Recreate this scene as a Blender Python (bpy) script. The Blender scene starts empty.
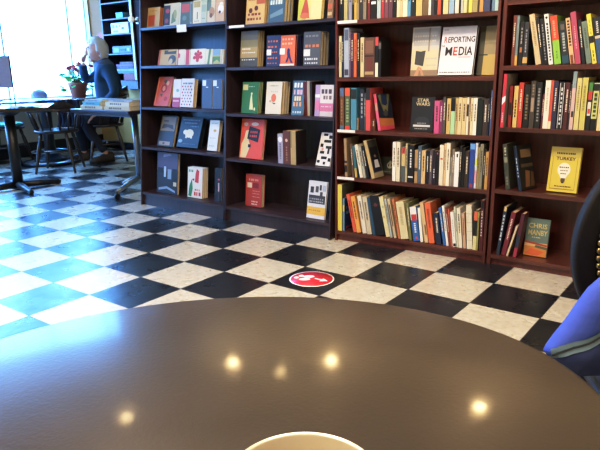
import bpy, bmesh, math, random
from mathutils import Vector, Matrix, Euler, noise
random.seed(7)
T = 0.3048                       # one floor tile (12 in), metres
COL = bpy.context.scene.collection
SC = bpy.context.scene

# ------------------------------------------------------------------ camera
FPX, YAW, PITCH, ROLL = 605.49, -0.6491, 0.25532, -0.01941
CAM = Vector((7.04776, -7.10206, 3.39707)) * T
FWD = Vector((math.sin(YAW)*math.cos(PITCH), math.cos(YAW)*math.cos(PITCH), -math.sin(PITCH)))
_r = Vector((math.cos(YAW), -math.sin(YAW), 0)); _u = _r.cross(FWD)
RGT = _r*math.cos(ROLL) + _u*math.sin(ROLL)
UPV = -_r*math.sin(ROLL) + _u*math.cos(ROLL)
FH = Vector((math.sin(YAW), math.cos(YAW), 0))      # horizontal viewing direction
RH = Vector((math.cos(YAW), -math.sin(YAW), 0))
Z = Vector((0, 0, 1))
cd = bpy.data.cameras.new('camera'); cam = bpy.data.objects.new('camera', cd); COL.objects.link(cam)
cd.sensor_width = 36; cd.lens = FPX/600*36; cd.clip_start = 0.02
cam.matrix_world = Matrix(((RGT.x, UPV.x, -FWD.x, CAM.x), (RGT.y, UPV.y, -FWD.y, CAM.y), (RGT.z, UPV.z, -FWD.z, CAM.z), (0, 0, 0, 1)))
SC.camera = cam

def ray(px, py): return FWD + RGT*((px-300)/FPX) - UPV*((py-225)/FPX)
def hit(px, py, o, n):
    d = ray(px, py); return CAM + d*((o-CAM).dot(n)/d.dot(n))
def on_z(px, py, z=0.0): return hit(px, py, Vector((0, 0, z)), Z)
def proj(P):
    v = P-CAM; z = v.dot(FWD); return 300+FPX*v.dot(RGT)/z, 225-FPX*v.dot(UPV)/z

# ------------------------------------------------------------------ materials
def lin(c):
    return tuple((x/12.92 if x <= .04045 else ((x+.055)/1.055)**2.4) for x in c)
def hexc(h):
    h = h.lstrip('#'); return lin([int(h[i:i+2], 16)/255 for i in (0, 2, 4)])
_M = {}
def mat(key, col, rough=.5, spec=.5, metal=0, var=.12, scale=40, coat=0, emit=None, bump=0):
    if key in _M: return _M[key]
    m = bpy.data.materials.new(key); m.use_nodes = True; nt = m.node_tree; b = nt.nodes['Principled BSDF']
    if isinstance(col, str): col = hexc(col)
    b.inputs['Roughness'].default_value = rough; b.inputs['Metallic'].default_value = metal
    b.inputs['Specular IOR Level'].default_value = spec
    b.inputs['Coat Weight'].default_value = coat; b.inputs['Coat Roughness'].default_value = .15
    tc = nt.nodes.new('ShaderNodeTexCoord'); nz = nt.nodes.new('ShaderNodeTexNoise'); nz.inputs['Scale'].default_value = scale
    nz.inputs['Detail'].default_value = 3
    nt.links.new(tc.outputs['Object'], nz.inputs['Vector'])
    mx = nt.nodes.new('ShaderNodeMix'); mx.data_type = 'RGBA'
    mx.inputs['A'].default_value = (*[c*(1-var) for c in col], 1); mx.inputs['B'].default_value = (*[min(1, c*(1+var)) for c in col], 1)
    nt.links.new(nz.outputs['Fac'], mx.inputs['Factor']); nt.links.new(mx.outputs['Result'], b.inputs['Base Color'])
    if bump:
        bp = nt.nodes.new('ShaderNodeBump'); bp.inputs['Strength'].default_value = bump; bp.inputs['Distance'].default_value = .01
        nt.links.new(nz.outputs['Fac'], bp.inputs['Height']); nt.links.new(bp.outputs['Normal'], b.inputs['Normal'])
    if emit:
        b.inputs['Emission Color'].default_value = (*emit[0], 1); b.inputs['Emission Strength'].default_value = emit[1]
    _M[key] = m; return m
def paper(h, rough=.5):
    c = hexc(h); g = .3*c[0]+.6*c[1]+.1*c[2]
    return mat('print_'+h.lstrip('#'), tuple((x+(g-x)*.14)*.9 for x in c), rough=rough, var=.06)
def wood(key, c1, c2, rough=.3, axis='Z', coat=.3):
    if key in _M: return _M[key]
    m = bpy.data.materials.new(key); m.use_nodes = True; nt = m.node_tree; b = nt.nodes['Principled BSDF']
    tc = nt.nodes.new('ShaderNodeTexCoord'); mp = nt.nodes.new('ShaderNodeMapping')
    mp.inputs['Scale'].default_value = {'Z': (45, 45, 3), 'X': (3, 45, 45), 'Y': (45, 3, 45)}[axis]
    nz = nt.nodes.new('ShaderNodeTexNoise'); nz.inputs['Scale'].default_value = 1; nz.inputs['Detail'].default_value = 5
    rp = nt.nodes.new('ShaderNodeValToRGB'); rp.color_ramp.elements[0].position = .3; rp.color_ramp.elements[1].position = .75
    rp.color_ramp.elements[0].color = (*hexc(c1), 1); rp.color_ramp.elements[1].color = (*hexc(c2), 1)
    nt.links.new(tc.outputs['Object'], mp.inputs['Vector']); nt.links.new(mp.outputs['Vector'], nz.inputs['Vector'])
    nt.links.new(nz.outputs['Fac'], rp.inputs['Fac']); nt.links.new(rp.outputs['Color'], b.inputs['Base Color'])
    rr = nt.nodes.new('ShaderNodeMapRange'); rr.inputs['To Min'].default_value = rough-.08; rr.inputs['To Max'].default_value = rough+.15
    nt.links.new(nz.outputs['Fac'], rr.inputs['Value']); nt.links.new(rr.outputs['Result'], b.inputs['Roughness'])
    b.inputs['Coat Weight'].default_value = coat; b.inputs['Coat Roughness'].default_value = .2
    _M[key] = m; return m

# ------------------------------------------------------------------ object helpers
def link(name, me, m=None, parent=None):
    o = bpy.data.objects.new(name, me); COL.objects.link(o)
    if m is not None and me is not None:
        for k in (m if isinstance(m, (list, tuple)) else [m]): me.materials.append(k)
    if parent is not None: o.parent = parent
    return o
def empty(name, label, cat, M=None, group=None):
    o = bpy.data.objects.new(name, None); COL.objects.link(o); o.empty_display_size = .05
    if M is not None: o.matrix_world = M
    o['label'] = label; o['category'] = cat
    if group: o['group'] = group
    return o
def tag(o, label, cat, group=None):
    o['label'] = label; o['category'] = cat
    if group: o['group'] = group
    return o
def struct(name, bm, m, M=None):
    o = obj(name, bm, m); o['kind'] = 'structure'
    if M is not None: o.matrix_world = M
    return o
def obj(name, bm, m, parent=None, smooth=False):
    bmesh.ops.recalc_face_normals(bm, faces=bm.faces)
    me = bpy.data.meshes.new(name); bm.to_mesh(me); bm.free()
    if smooth:
        for p in me.polygons: p.use_smooth = True
    return link(name, me, m, parent)
def BM(): return bmesh.new()
def box(bm, x0, y0, z0, x1, y1, z1, mi=0, bev=0):
    vs = [bm.verts.new(v) for v in ((x0,y0,z0),(x1,y0,z0),(x1,y1,z0),(x0,y1,z0),(x0,y0,z1),(x1,y0,z1),(x1,y1,z1),(x0,y1,z1))]
    fs = [bm.faces.new([vs[i] for i in q]) for q in ((3,2,1,0),(4,5,6,7),(0,1,5,4),(1,2,6,5),(2,3,7,6),(3,0,4,7))]
    for f in fs: f.material_index = mi
    if bev:
        es = {e for f in fs for e in f.edges}
        r = bmesh.ops.bevel(bm, geom=list(es), offset=bev, segments=2, affect='EDGES', profile=.5)
        for f in r['faces']: f.material_index = mi
    return vs
def hexa(bm, pts, mi=0):
    vs = [bm.verts.new(v) for v in pts]
    for q in ((3,2,1,0),(4,5,6,7),(0,1,5,4),(1,2,6,5),(2,3,7,6),(3,0,4,7)):
        bm.faces.new([vs[i] for i in q]).material_index = mi
def frame_of(d):
    d = d.normalized(); a = Vector((0, 0, 1)) if abs(d.z) < .9 else Vector((1, 0, 0))
    x = d.cross(a).normalized(); return x, d.cross(x).normalized()
def tube(bm, pts, rad, n=10, mi=0, cap=True):
    pts = [Vector(p) for p in pts]
    if not isinstance(rad, (list, tuple)): rad = [rad]*len(pts)
    rings = []; x = None
    for i, p in enumerate(pts):
        d = (pts[min(i+1, len(pts)-1)] - pts[max(i-1, 0)]).normalized()
        if x is None: x, y = frame_of(d)
        else:
            x = (x - d*x.dot(d)).normalized(); y = d.cross(x)
        rings.append([bm.verts.new(p + (x*math.cos(2*math.pi*k/n) + y*math.sin(2*math.pi*k/n))*rad[i]) for k in range(n)])
    for a, b in zip(rings, rings[1:]):
        for k in range(n):
            f = bm.faces.new((a[k], a[(k+1) % n], b[(k+1) % n], b[k])); f.material_index = mi; f.smooth = True
    if cap:
        bm.faces.new(rings[0][::-1]).material_index = mi; bm.faces.new(rings[-1]).material_index = mi
def lathe(bm, prof, n=40, mi=0, c=(0, 0, 0)):
    rings = []
    for r, z in prof:
        rings.append([bm.verts.new((c[0]+max(r, 1e-5)*math.cos(2*math.pi*k/n), c[1]+max(r, 1e-5)*math.sin(2*math.pi*k/n), c[2]+z)) for k in range(n)])
    for a, b in zip(rings, rings[1:]):
        for k in range(n):
            f = bm.faces.new((a[k], a[(k+1) % n], b[(k+1) % n], b[k])); f.material_index = mi; f.smooth = True
    if prof[0][0] > 1e-4: bm.faces.new(rings[0][::-1]).material_index = mi
    if prof[-1][0] > 1e-4: bm.faces.new(rings[-1]).material_index = mi
def ball(bm, c, r, seg=14, mi=0, sc=(1, 1, 1), M=None):
    res = bmesh.ops.create_uvsphere(bm, u_segments=seg, v_segments=max(6, seg//2+2), radius=r)
    for v in res['verts']:
        v.co = Vector((v.co.x*sc[0], v.co.y*sc[1], v.co.z*sc[2]))
        if M is not None: v.co = M @ v.co
        v.co += Vector(c)
        for f in v.link_faces: f.material_index = mi; f.smooth = True
    return res['verts']
def mesh_of(o):
    dg = bpy.context.evaluated_depsgraph_get()
    me = bpy.data.meshes.new_from_object(o.evaluated_get(dg)); return me
def skin_mesh(verts, edges, radii, sub=2):
    me = bpy.data.meshes.new('s'); me.from_pydata([tuple(v) for v in verts], edges, [])
    o = bpy.data.objects.new('s', me); COL.objects.link(o)
    o.modifiers.new('skin', 'SKIN').use_smooth_shade = True
    lay = me.skin_vertices[0].data
    for i, r in enumerate(radii):
        lay[i].radius = r if isinstance(r, (tuple, list)) else (r, r); lay[i].use_root = (i == 0)
    o.modifiers.new('sub', 'SUBSURF').levels = sub
    me2 = mesh_of(o); bpy.data.objects.remove(o); return me2
def add_mesh(bm, me, mi=0):
    n = len(bm.faces); bm.from_mesh(me); bm.faces.ensure_lookup_table()
    for f in bm.faces[n:]: f.material_index = mi; f.smooth = True
_TXT = {}
def text_mesh(s, bold=.02, spacing=1.0):
    k = (s, bold, spacing)
    if k not in _TXT:
        c = bpy.data.curves.new('t', 'FONT'); c.body = s; c.align_x = 'CENTER'; c.align_y = 'CENTER'; c.offset = bold; c.space_character = spacing
        c.resolution_u = 3
        o = bpy.data.objects.new('t', c); COL.objects.link(o); me = mesh_of(o); bpy.data.objects.remove(o)
        xs = [v.co.x for v in me.vertices]; ys = [v.co.y for v in me.vertices]
        _TXT[k] = (me, min(xs), max(xs), min(ys), max(ys))
    return _TXT[k]

# ------------------------------------------------------------------ room shell
X_L, Y_B, X_R, Y_F, Z_C = -17.1*T, 9.8*T, 10*T, -14*T, 9.3*T
def floor_mat():
    m = bpy.data.materials.new('checker_vinyl_tile'); m.use_nodes = True; nt = m.node_tree; N = nt.nodes.new; L = nt.links.new
    b = nt.nodes['Principled BSDF']; g = N('ShaderNodeNewGeometry'); sx = N('ShaderNodeSeparateXYZ'); L(g.outputs['Position'], sx.inputs[0])
    def math_(op, a, bb=None):
        n = N('ShaderNodeMath'); n.operation = op
        for i, v in enumerate((a, bb)):
            if v is None: continue
            if isinstance(v, (int, float)): n.inputs[i].default_value = v
            else: L(v, n.inputs[i])
        return n.outputs[0]
    ux = math_('DIVIDE', sx.outputs[0], T); uy = math_('DIVIDE', sx.outputs[1], T)
    fx, fy = math_('FLOOR', ux), math_('FLOOR', uy)
    par = math_('FLOORED_MODULO', math_('ADD', fx, fy), 2)
    ed = []
    for u in (ux, uy):
        fr = math_('FRACT', u); ed.append(math_('MINIMUM', fr, math_('SUBTRACT', 1, fr)))
    seam = math_('LESS_THAN', math_('MINIMUM', ed[0], ed[1]), .009)
    cmb = N('ShaderNodeCombineXYZ'); L(fx, cmb.inputs[0]); L(fy, cmb.inputs[1])
    wn = N('ShaderNodeTexWhiteNoise'); wn.noise_dimensions = '2D'; L(cmb.outputs[0], wn.inputs['Vector'])
    v1 = N('ShaderNodeTexVoronoi'); v1.inputs['Scale'].default_value = 110; L(g.outputs['Position'], v1.inputs['Vector'])
    n1 = N('ShaderNodeTexNoise'); n1.inputs['Scale'].default_value = 38; n1.inputs['Detail'].default_value = 4; L(g.outputs['Position'], n1.inputs['Vector'])
    n2 = N('ShaderNodeTexNoise'); n2.inputs['Scale'].default_value = 9; n2.inputs['Detail'].default_value = 3; L(g.outputs['Position'], n2.inputs['Vector'])
    def ramp(f, stops):
        r = N('ShaderNodeValToRGB'); e = r.color_ramp.elements
        while len(e) < len(stops): e.new(.5)
        for k, (p, c) in zip(e, stops): k.position = p; k.color = (*c, 1)
        L(f, r.inputs['Fac']); return r.outputs['Color']
    dark = ramp(v1.outputs['Distance'], [(0, hexc('#5a6478')), (.10, hexc('#20242e')), (.2, hexc('#11131a')), (1, hexc('#14161d'))])
    lite = ramp(n1.outputs['Fac'], [(.25, hexc('#aea694')), (.5, hexc('#c8c1b1')), (.75, hexc('#d0cabc'))])
    def mix(f, a, c):
        x = N('ShaderNodeMix'); x.data_type = 'RGBA'
        if isinstance(f, (int, float)): x.inputs['Factor'].default_value = f
        else: L(f, x.inputs['Factor'])
        for k, v in (('A', a), ('B', c)):
            if isinstance(v, tuple): x.inputs[k].default_value = (*v, 1)
            else: L(v, x.inputs[k])
        return x.outputs['Result']
    c = mix(par, lite, dark); c = mix(math_('MULTIPLY', n2.outputs['Fac'], .28), c, hexc('#3a3a3c'))
    c = mix(math_('MULTIPLY', seam, .75), c, hexc('#1c1a1a'))
    L(c, b.inputs['Base Color'])
    rg = N('ShaderNodeMapRange'); rg.inputs['To Min'].default_value = .20; rg.inputs['To Max'].default_value = .38; L(n2.outputs['Fac'], rg.inputs['Value']); L(rg.outputs[0], b.inputs['Roughness'])
    h = math_('ADD', math_('MULTIPLY', n2.outputs['Fac'], .7), math_('ADD', math_('MULTIPLY', n1.outputs['Fac'], .12), math_('MULTIPLY', seam, -.25)))
    bp = N('ShaderNodeBump'); bp.inputs['Strength'].default_value = .35; bp.inputs['Distance'].default_value = .01; L(h, bp.inputs['Height']); L(bp.outputs['Normal'], b.inputs['Normal'])
    b.inputs['Specular IOR Level'].default_value = 1.0
    return m
bm = BM(); box(bm, X_L-.25, Y_F-.2, -.1, X_R+.2, Y_B+.2, 0); struct('floor', bm, floor_mat())
WALL = mat('wall_cream_paint', '#c9b58c', rough=.7, var=.05, scale=6)
WALLW = mat('wall_window_paint', '#c4bfae', rough=.7, var=.05, scale=6)
CEIL = mat('ceiling_paint', '#b9a98c', rough=.8, var=.05, scale=4)
BASE = mat('baseboard_black', '#15161b', rough=.4)
bm = BM(); box(bm, X_L-.25, Y_F-.2, Z_C, X_R+.2, Y_B+.2, Z_C+.1); struct('ceiling', bm, CEIL)
bm = BM(); box(bm, X_L, Y_B, 0, X_R+.1, Y_B+.15, Z_C); struct('wall_back', bm, mat('wall_warm_cream', '#d8a462', rough=.7, var=.05, scale=6))
bm = BM(); box(bm, X_R, Y_F, 0, X_R+.15, Y_B, Z_C); struct('wall_right', bm, WALL)
bm = BM(); box(bm, X_L-.2, Y_F-.15, 0, X_R+.1, Y_F, Z_C); struct('wall_front', bm, WALL)
# partition the bookcases stand against
bm = BM(); box(bm, -5.35*T, 4.15*T, 0, X_R, 4.5*T, Z_C); struct('wall_partition', bm, WALL)
# left wall with the big window
WY0, WY1, WZ0, WZ1 = -9*T, 9.7*T, 2.28*T, 8.2*T
def wy(px, py): return hit(px, py, Vector((X_L-.1, 0, 0)), Vector((1, 0, 0))).y
bm = BM()
box(bm, X_L-.2, Y_F, 0, X_L, Y_B+.15, WZ0); box(bm, X_L-.2, Y_F, WZ1, X_L, Y_B+.15, Z_C)
box(bm, X_L-.2, Y_F, WZ0, X_L, WY0, WZ1); box(bm, X_L-.2, WY1, WZ0, X_L, Y_B+.15, WZ1)
struct('wall_left', bm, WALLW)
bm = BM(); box(bm, X_L-.02, WY0-.03, WZ0-.04, X_L+.16, WY1+.03, WZ0); sill = struct('trim_1', bm, mat('sill_paint', '#d5d2c8', rough=.4)); 
bm = BM(); box(bm, X_L, Y_F, 0, X_L+.02, Y_B, .58*T); struct('baseboard_left', bm, BASE)
bm = BM(); box(bm, X_L+.02, Y_B-.02, 0, X_R, Y_B, .30*T); struct('baseboard_back', bm, BASE)
# window: frame with slim mullions and one pane per bay
win = bpy.data.objects.new('window_1', None); COL.objects.link(win); win.location = (X_L-.1, 0, WZ0); win['kind'] = 'structure'
WF = mat('window_frame_grey', '#b9bfc4', rough=.4)
ys = [WY0, -5.2*T, -1.0*T, wy(1.5, 40), wy(68, 30), WY1]
bm = BM()
for y in ys: box(bm, -.02, y-.010, 0, .02, y+.010, WZ1-WZ0)
for z in (0, WZ1-WZ0-.04): box(bm, -.02, WY0, z, .02, WY1, z+.03)
obj('window_frame', bm, WF, win)
gm = bpy.data.materials.new('window_glass'); gm.use_nodes = True; nt = gm.node_tree; nt.nodes.remove(nt.nodes['Principled BSDF'])
tr = nt.nodes.new('ShaderNodeBsdfTransparent'); gl = nt.nodes.new('ShaderNodeBsdfGlossy'); gl.inputs['Roughness'].default_value = .03
mx = nt.nodes.new('ShaderNodeMixShader'); mx.inputs[0].default_value = .06
nt.links.new(tr.outputs[0], mx.inputs[1]); nt.links.new(gl.outputs[0], mx.inputs[2]); nt.links.new(mx.outputs[0], nt.nodes['Material Output'].inputs[0])
for a, c in zip(ys, ys[1:]):
    bm = BM(); v = [bm.verts.new(p) for p in ((0, a+.018, .04), (0, c-.018, .04), (0, c-.018, WZ1-WZ0-.04), (0, a+.018, WZ1-WZ0-.04))]; bm.faces.new(v)
    obj('window_pane', bm, gm, win)
bm = BM(); box(bm, X_L-40, -40, -.3, X_L-.25, 45, -.2); struct('ground_outside', bm, mat('pale_pavement', '#d9d9d6', rough=.9))

# ------------------------------------------------------------------ bookcases
MAHO = wood('mahogany', '#451a16', '#6a3027', rough=.33)
MAHOX = wood('mahogany_shelf', '#43201a', '#6b352a', rough=.30, axis='X')
DARK = wood('daylit_dark_wood', '#22171b', '#3a2b34', rough=.38)  # same mahogany, bluish daylight on the left bookcases put into its colour
DARKX = wood('daylit_dark_wood_shelf', '#2c2026', '#4a3944', rough=.4, axis='X', coat=.1)
TAGW = mat('shelf_tag_white', '#dcdad2', rough=.5)
class Bay: pass
BAYS = {}
def bay(k, L, R, lean, hs, th, mw, mx_, label):
    b = Bay(); b.o = Vector((L[0], L[1], 0))*T; e = Vector((R[0]-L[0], R[1]-L[1], 0))*T
    b.w = e.length; b.ex = e.normalized(); b.ey = Z.cross(b.ex); b.lean = lean; b.hs = [h*T for h in hs]; b.D = .92*T; b.label = label
    b.M = Matrix(((b.ex.x, b.ey.x, 0, b.o.x), (b.ex.y, b.ey.y, 0, b.o.y), (0, 0, 1, 0), (0, 0, 0, 1)))
    root = empty('bookcase', label, 'bookcase', b.M, 'bookcases along the wall'); b.root = root; b.th = th
    top = 5.45*T; w, D = b.w, b.D
    def sheared(x0, x1, d0, d1, z0, z1, name, m, z_ref=None):
        bm = BM()
        l0 = lean*(z0 if z_ref is None else z_ref); l1 = lean*(z1 if z_ref is None else z_ref)
        hexa(bm, [(x0, d0+l0, z0), (x1, d0+l0, z0), (x1, d1+l0, z0), (x0, d1+l0, z0), (x0, d0+l1, z1), (x1, d0+l1, z1), (x1, d1+l1, z1), (x0, d1+l1, z1)])
        return obj(name, bm, m, root)
    b.sheared = sheared
    sheared(-th, 0, 0, D+.01, 0, top, 'side_panel', mw); sheared(w, w+th, 0, D+.01, 0, top, 'side_panel', mw)
    sheared(0, w, D-.006, D+.006, .0, top, 'back_panel', mw)
    for h in b.hs:
        t = .022 if k > 2 else .018
        sheared(0, w, .002, D-.006, h-t, h, 'shelf', mx_, z_ref=h)
    sheared(0, w, .002, D-.006, top-.022, top, 'shelf', mx_, z_ref=top)
    sheared(0, w, .02, .04, 0, b.hs[-1]-.02, 'plinth', mw)
    BAYS[k] = b; return b
bay(1, (-5.557, 2.70), (-2.594, 2.645), .095, (4.40, 3.49, 2.49, 1.50, .335), .030*T, DARK, DARKX, 'dark wooden bookcase at far left end of row, nearest the window')
bay(2, (-2.499, 2.635), (.388, 2.61), .080, (4.285, 3.414, 2.425, 1.435, .335), .030*T, DARK, DARKX, 'second bookcase from the left, dark wood with stacked books facing out')
bay(3, (.535, 2.70), (3.472, 2.88), .012, (4.205, 3.194, 2.218, 1.305, .205), .042*T, MAHO, MAHOX, 'reddish mahogany bookcase third from left, packed with spine-out books')
bay(4, (3.605, 2.90), (6.5, 2.93), .012, (4.35, 3.355, 2.375, 1.335, .182), .058*T, MAHO, MAHOX, 'reddish mahogany bookcase at right end of row, behind the oval-back chair')
def shelf_tag(k, row, px0, px1, hgt=.016, drop=.0):
    b = BAYS[k]; h = b.hs[row]; o = b.M @ Vector((0, b.lean*h-.002, h))
    xs = []
    for px in (px0, px1):
        # pixel row of the shelf edge at that column
        py = 60
        for _ in range(6):
            P = hit(px, py, o, b.ey); x = (b.M.inverted() @ P).x; py = proj(b.M @ Vector((x, b.lean*h-.002, h-.008)))[1]
        xs.append(x)
    bm = BM(); y = b.lean*h
    box(bm, max(.002, xs[0]), y-.002, h-hgt-drop, xs[1], y+.0005, h-drop)
    t = obj('shelf_tag', bm, TAGW, b.root); t['label'] = 'white paper shelf tag on the shelf edge'
shelf_tag(1, 0, 176.5, 186, hgt=.05)
shelf_tag(2, 0, 229, 244); shelf_tag(3, 0, 337, 357); shelf_tag(3, 2, 337, 355); shelf_tag(3, 3, 336, 354)

# ------------------------------------------------------------------ books
PAGES = mat('book_pages', '#cbb894', rough=.8, var=.15, scale=200)
BKN = {1: 'leftmost bookcase', 2: 'second bookcase', 3: 'third bookcase', 4: 'rightmost bookcase'}
SHN = ['top shelf', 'second shelf', 'third shelf', 'fourth shelf', 'bottom shelf']
LABELS = {}
def art_mesh(items, U, Vv, to3d, name, parent):
    """printed areas and lettering as thin raised faces; items in fractions of the U x V face"""
    mats, groups = [], {}
    bmA = BM(); lvl = 0
    for it in items:
        lvl += 1; off = .0004 + .00012*lvl
        c = it[-1]; m = paper(c)
        if m not in mats: mats.append(m)
        mi = mats.index(m)
        def face(pts):
            f = bmA.faces.new([bmA.verts.new(to3d(u, v, off)) for u, v in pts]); f.material_index = mi
        if it[0] == 'r':
            _, u0, v0, u1, v1, _c = it; face([(u0*U, v0*Vv), (u1*U, v0*Vv), (u1*U, v1*Vv), (u0*U, v1*Vv)])
        elif it[0] == 'e':
            _, cu, cv, ru, rv, _c = it; face([(U*(cu+ru*math.cos(a)), Vv*cv+U*rv*math.sin(a)) for a in [2*math.pi*i/18 for i in range(18)]])
        elif it[0] == 'p':
            face([(u*U, v*Vv) for u, v in it[1]])
        elif it[0] == 't':
            _, s, cu, cv, h, wmax, _c = it
            me, xa, xb, ya, yb = text_mesh(s)
            k = h*Vv/(yb-ya); kx = min(k*1.15, wmax*U/(xb-xa)); cx, cy = (xa+xb)/2, (ya+yb)/2
            vs = [bmA.verts.new(to3d(cu*U+(v.co.x-cx)*kx, cv*Vv+(v.co.y-cy)*k, off)) for v in me.vertices]
            for p in me.polygons:
                try: f = bmA.faces.new([vs[i] for i in p.vertices]); f.material_index = mi
                except ValueError: pass
        elif it[0] == 'd':   # row of small dashes: illegible print
            _, u0, v0, u1, v1, n, _c = it; rr = random.Random(n*7+int(u0*100)+int(v0*1000))
            horiz = (u1-u0)*U > (v1-v0)*Vv
            for i in range(n):
                a, b_ = i/n, (i+.45+.4*rr.random())/n
                if horiz: face([((u0+(u1-u0)*a)*U, v0*Vv), ((u0+(u1-u0)*b_)*U, v0*Vv), ((u0+(u1-u0)*b_)*U, v1*Vv), ((u0+(u1-u0)*a)*U, v1*Vv)])
                else: face([(u0*U, (v0+(v1-v0)*a)*Vv), (u1*U, (v0+(v1-v0)*a)*Vv), (u1*U, (v0+(v1-v0)*b_)*Vv), (u0*U, (v0+(v1-v0)*b_)*Vv)])
    me = bpy.data.meshes.new(name); bmA.to_mesh(me); bmA.free()
    return link(name, me, mats, parent)
def make_book(M, t, w, h, color, label, spine=(), front=(), group=None, pages=None, back=None, cat='book'):
    """x = thickness (front cover at x=t), y = from spine (0) to fore edge (w), z = up"""
    root = empty('book', label, cat, M, group)
    c = min(.0016, t*.12); m = paper(color)
    bm = BM(); box(bm, 0, 0, 0, c, w, h); box(bm, t-c, 0, 0, t, w, h); box(bm, c, 0, 0, t-c, c, h)
    obj('cover', bm, m, root)
    bm = BM(); box(bm, c, c, .0015, t-c, w-.003, h-.0025); obj('pages', bm, paper(pages) if pages else PAGES, root)
    if spine: art_mesh(spine, t, h, lambda u, v, o: (u, -o, v), 'spine_print', root)
    if front: art_mesh(front, w, h, lambda u, v, o: (t+o, u, v), 'cover_print', root)
    if label in LABELS and group is None: print('DUP LABEL', label)
    if label in LABELS: print('DUP', label)
    LABELS[label] = 1
    n = len(label.split())
    if n > 16 or n < 4: print('LABEL LEN', n, label)
    return root
def lum(hx): c = hexc(hx); return .3*c[0]+.6*c[1]+.1*c[2]
def poly_x(P, z, side):
    xs = []
    for a, b in zip(P, P[1:]+P[:1]):
        if (a[1]-z)*(b[1]-z) <= 0 and abs(a[1]-b[1]) > 1e-9: xs.append(a[0]+(b[0]-a[0])*(z-a[1])/(b[1]-a[1]))
    return (max(xs) if side > 0 else min(xs)) if xs else None
def brief(d):
    d = d.split(' with ')[0].replace(' leaning left', '').replace(' leaning right', '').replace(' at the edge of view', '')
    return d
def fit_label(desc, prevd, shelf):
    for a, c in ((desc, prevd), (desc.replace(' leaning left', '').replace(' leaning right', ''), prevd), (brief(desc), prevd)):
        l = f'{a} right of the {c}, {shelf}'
        if len(l.split()) <= 16: return l
    return l
def spine_row(k, row, books, setback=.012, kinds='spine-out book'):
    """books: (desc, x0, x1, ytop, color, opts); upright: x at mid height; leaning: opts has tl=(x of top-left corner), x0,x1 at the foot"""
    b = BAYS[k]; h0 = b.hs[row]; Mi = b.M.inverted(); prev = None; prevd = None
    gname = f'books on the {SHN[row]} of the {BKN[k]}'
    for (desc, x0, x1, yt, colr, op) in books:
        sb = op.get('sb', setback); dy = b.lean*h0+sb; o = b.M @ Vector((0, dy, h0))
        def loc(px, py): p = Mi @ hit(px, py, o, b.ey); return p.x, p.z
        def foot(px):
            py = 150
            for _ in range(6):
                x, z = loc(px, py); py = proj(b.M @ Vector((x, dy, h0)))[1]
            return x
        if 'tl' not in op:
            yb = proj(b.M @ Vector((foot(x0), dy, h0)))[1]; ym = (yb+yt)/2 if yt > 0 else yb-8
            xa = loc(x0, ym)[0]; xb = loc(x1, ym)[0]; a = 0; H = loc((x0+x1)/2, yt)[1]-h0
        else:
            xa = foot(x0); xb = foot(x1); tx, tz = loc(op['tl'], yt)
            a = math.atan2(tx-xa, tz-h0); H = math.hypot(tx-xa, tz-h0)
            if a > 0: a = math.atan2(tx-xa, tz-h0-(xb-xa)*math.sin(a))
        t = max(.005, (xb-xa)*.965*max(.6, math.cos(a))); H = max(.06, H)
        w = op.get('w', min(.68*H, .165))
        def poly(x):
            ca, sa = math.cos(a), math.sin(a); px_, pz = (x, 0)
            if a > 0: pz = t*sa
            pts = [(0, 0), (t, 0), (t, H), (0, H)]
            return [(px_+u*ca+v*sa, pz-u*sa+v*ca) for u, v in pts]
        xa = max(xa, .004)
        if prev:
            sh = 0
            P = poly(xa); zt = min(max(p[1] for p in P), max(p[1] for p in prev))
            for i in range(26):
                z = .0005+(zt-.001)*i/25; r = poly_x(prev, z, 1); l = poly_x(P, z, -1)
                if r is not None and l is not None: sh = max(sh, r-l+.0011)
            if sh > .012 or 0: print('shift', k, row, desc, round(sh, 4))
            xa += sh
        P = poly(xa); mxx = max(p[0] for p in P)
        if mxx > b.w-.002:
            ex_ = mxx-b.w+.002; t = max(.006, t-ex_); P = poly(xa); left = max(p[0] for p in P)-b.w+.002
            if left > 0: print('over right edge', k, row, desc, round(left, 4))
        prev = P
        z0 = h0+(t*math.sin(a) if a > 0 else 0)
        M = b.M @ Matrix.Translation((xa, dy, z0+.0002)) @ Matrix.Rotation(-op.get('yaw', 0), 4, 'Z') @ Matrix.Rotation(a, 4, 'Y')
        sp = list(op.get('s', ()))
        if not sp and not op.get('plain'):
            c2 = op.get('ink', '#e6dcc4' if lum(colr) < .22 else '#3a2a22')
            sp = [('d', .34, .38, .66, .86, max(4, int(H/.016)), c2)]
        shelf = f'{SHN[row]}, {BKN[k]}'
        lab = op.get('label') or (fit_label(desc, prevd, shelf) if prevd else f'{desc} at the left end, {shelf}')
        make_book(M, t, w, H, colr, lab, sp, op.get('f', ()), gname)
        prevd = op.get('short') or brief(desc)
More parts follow.
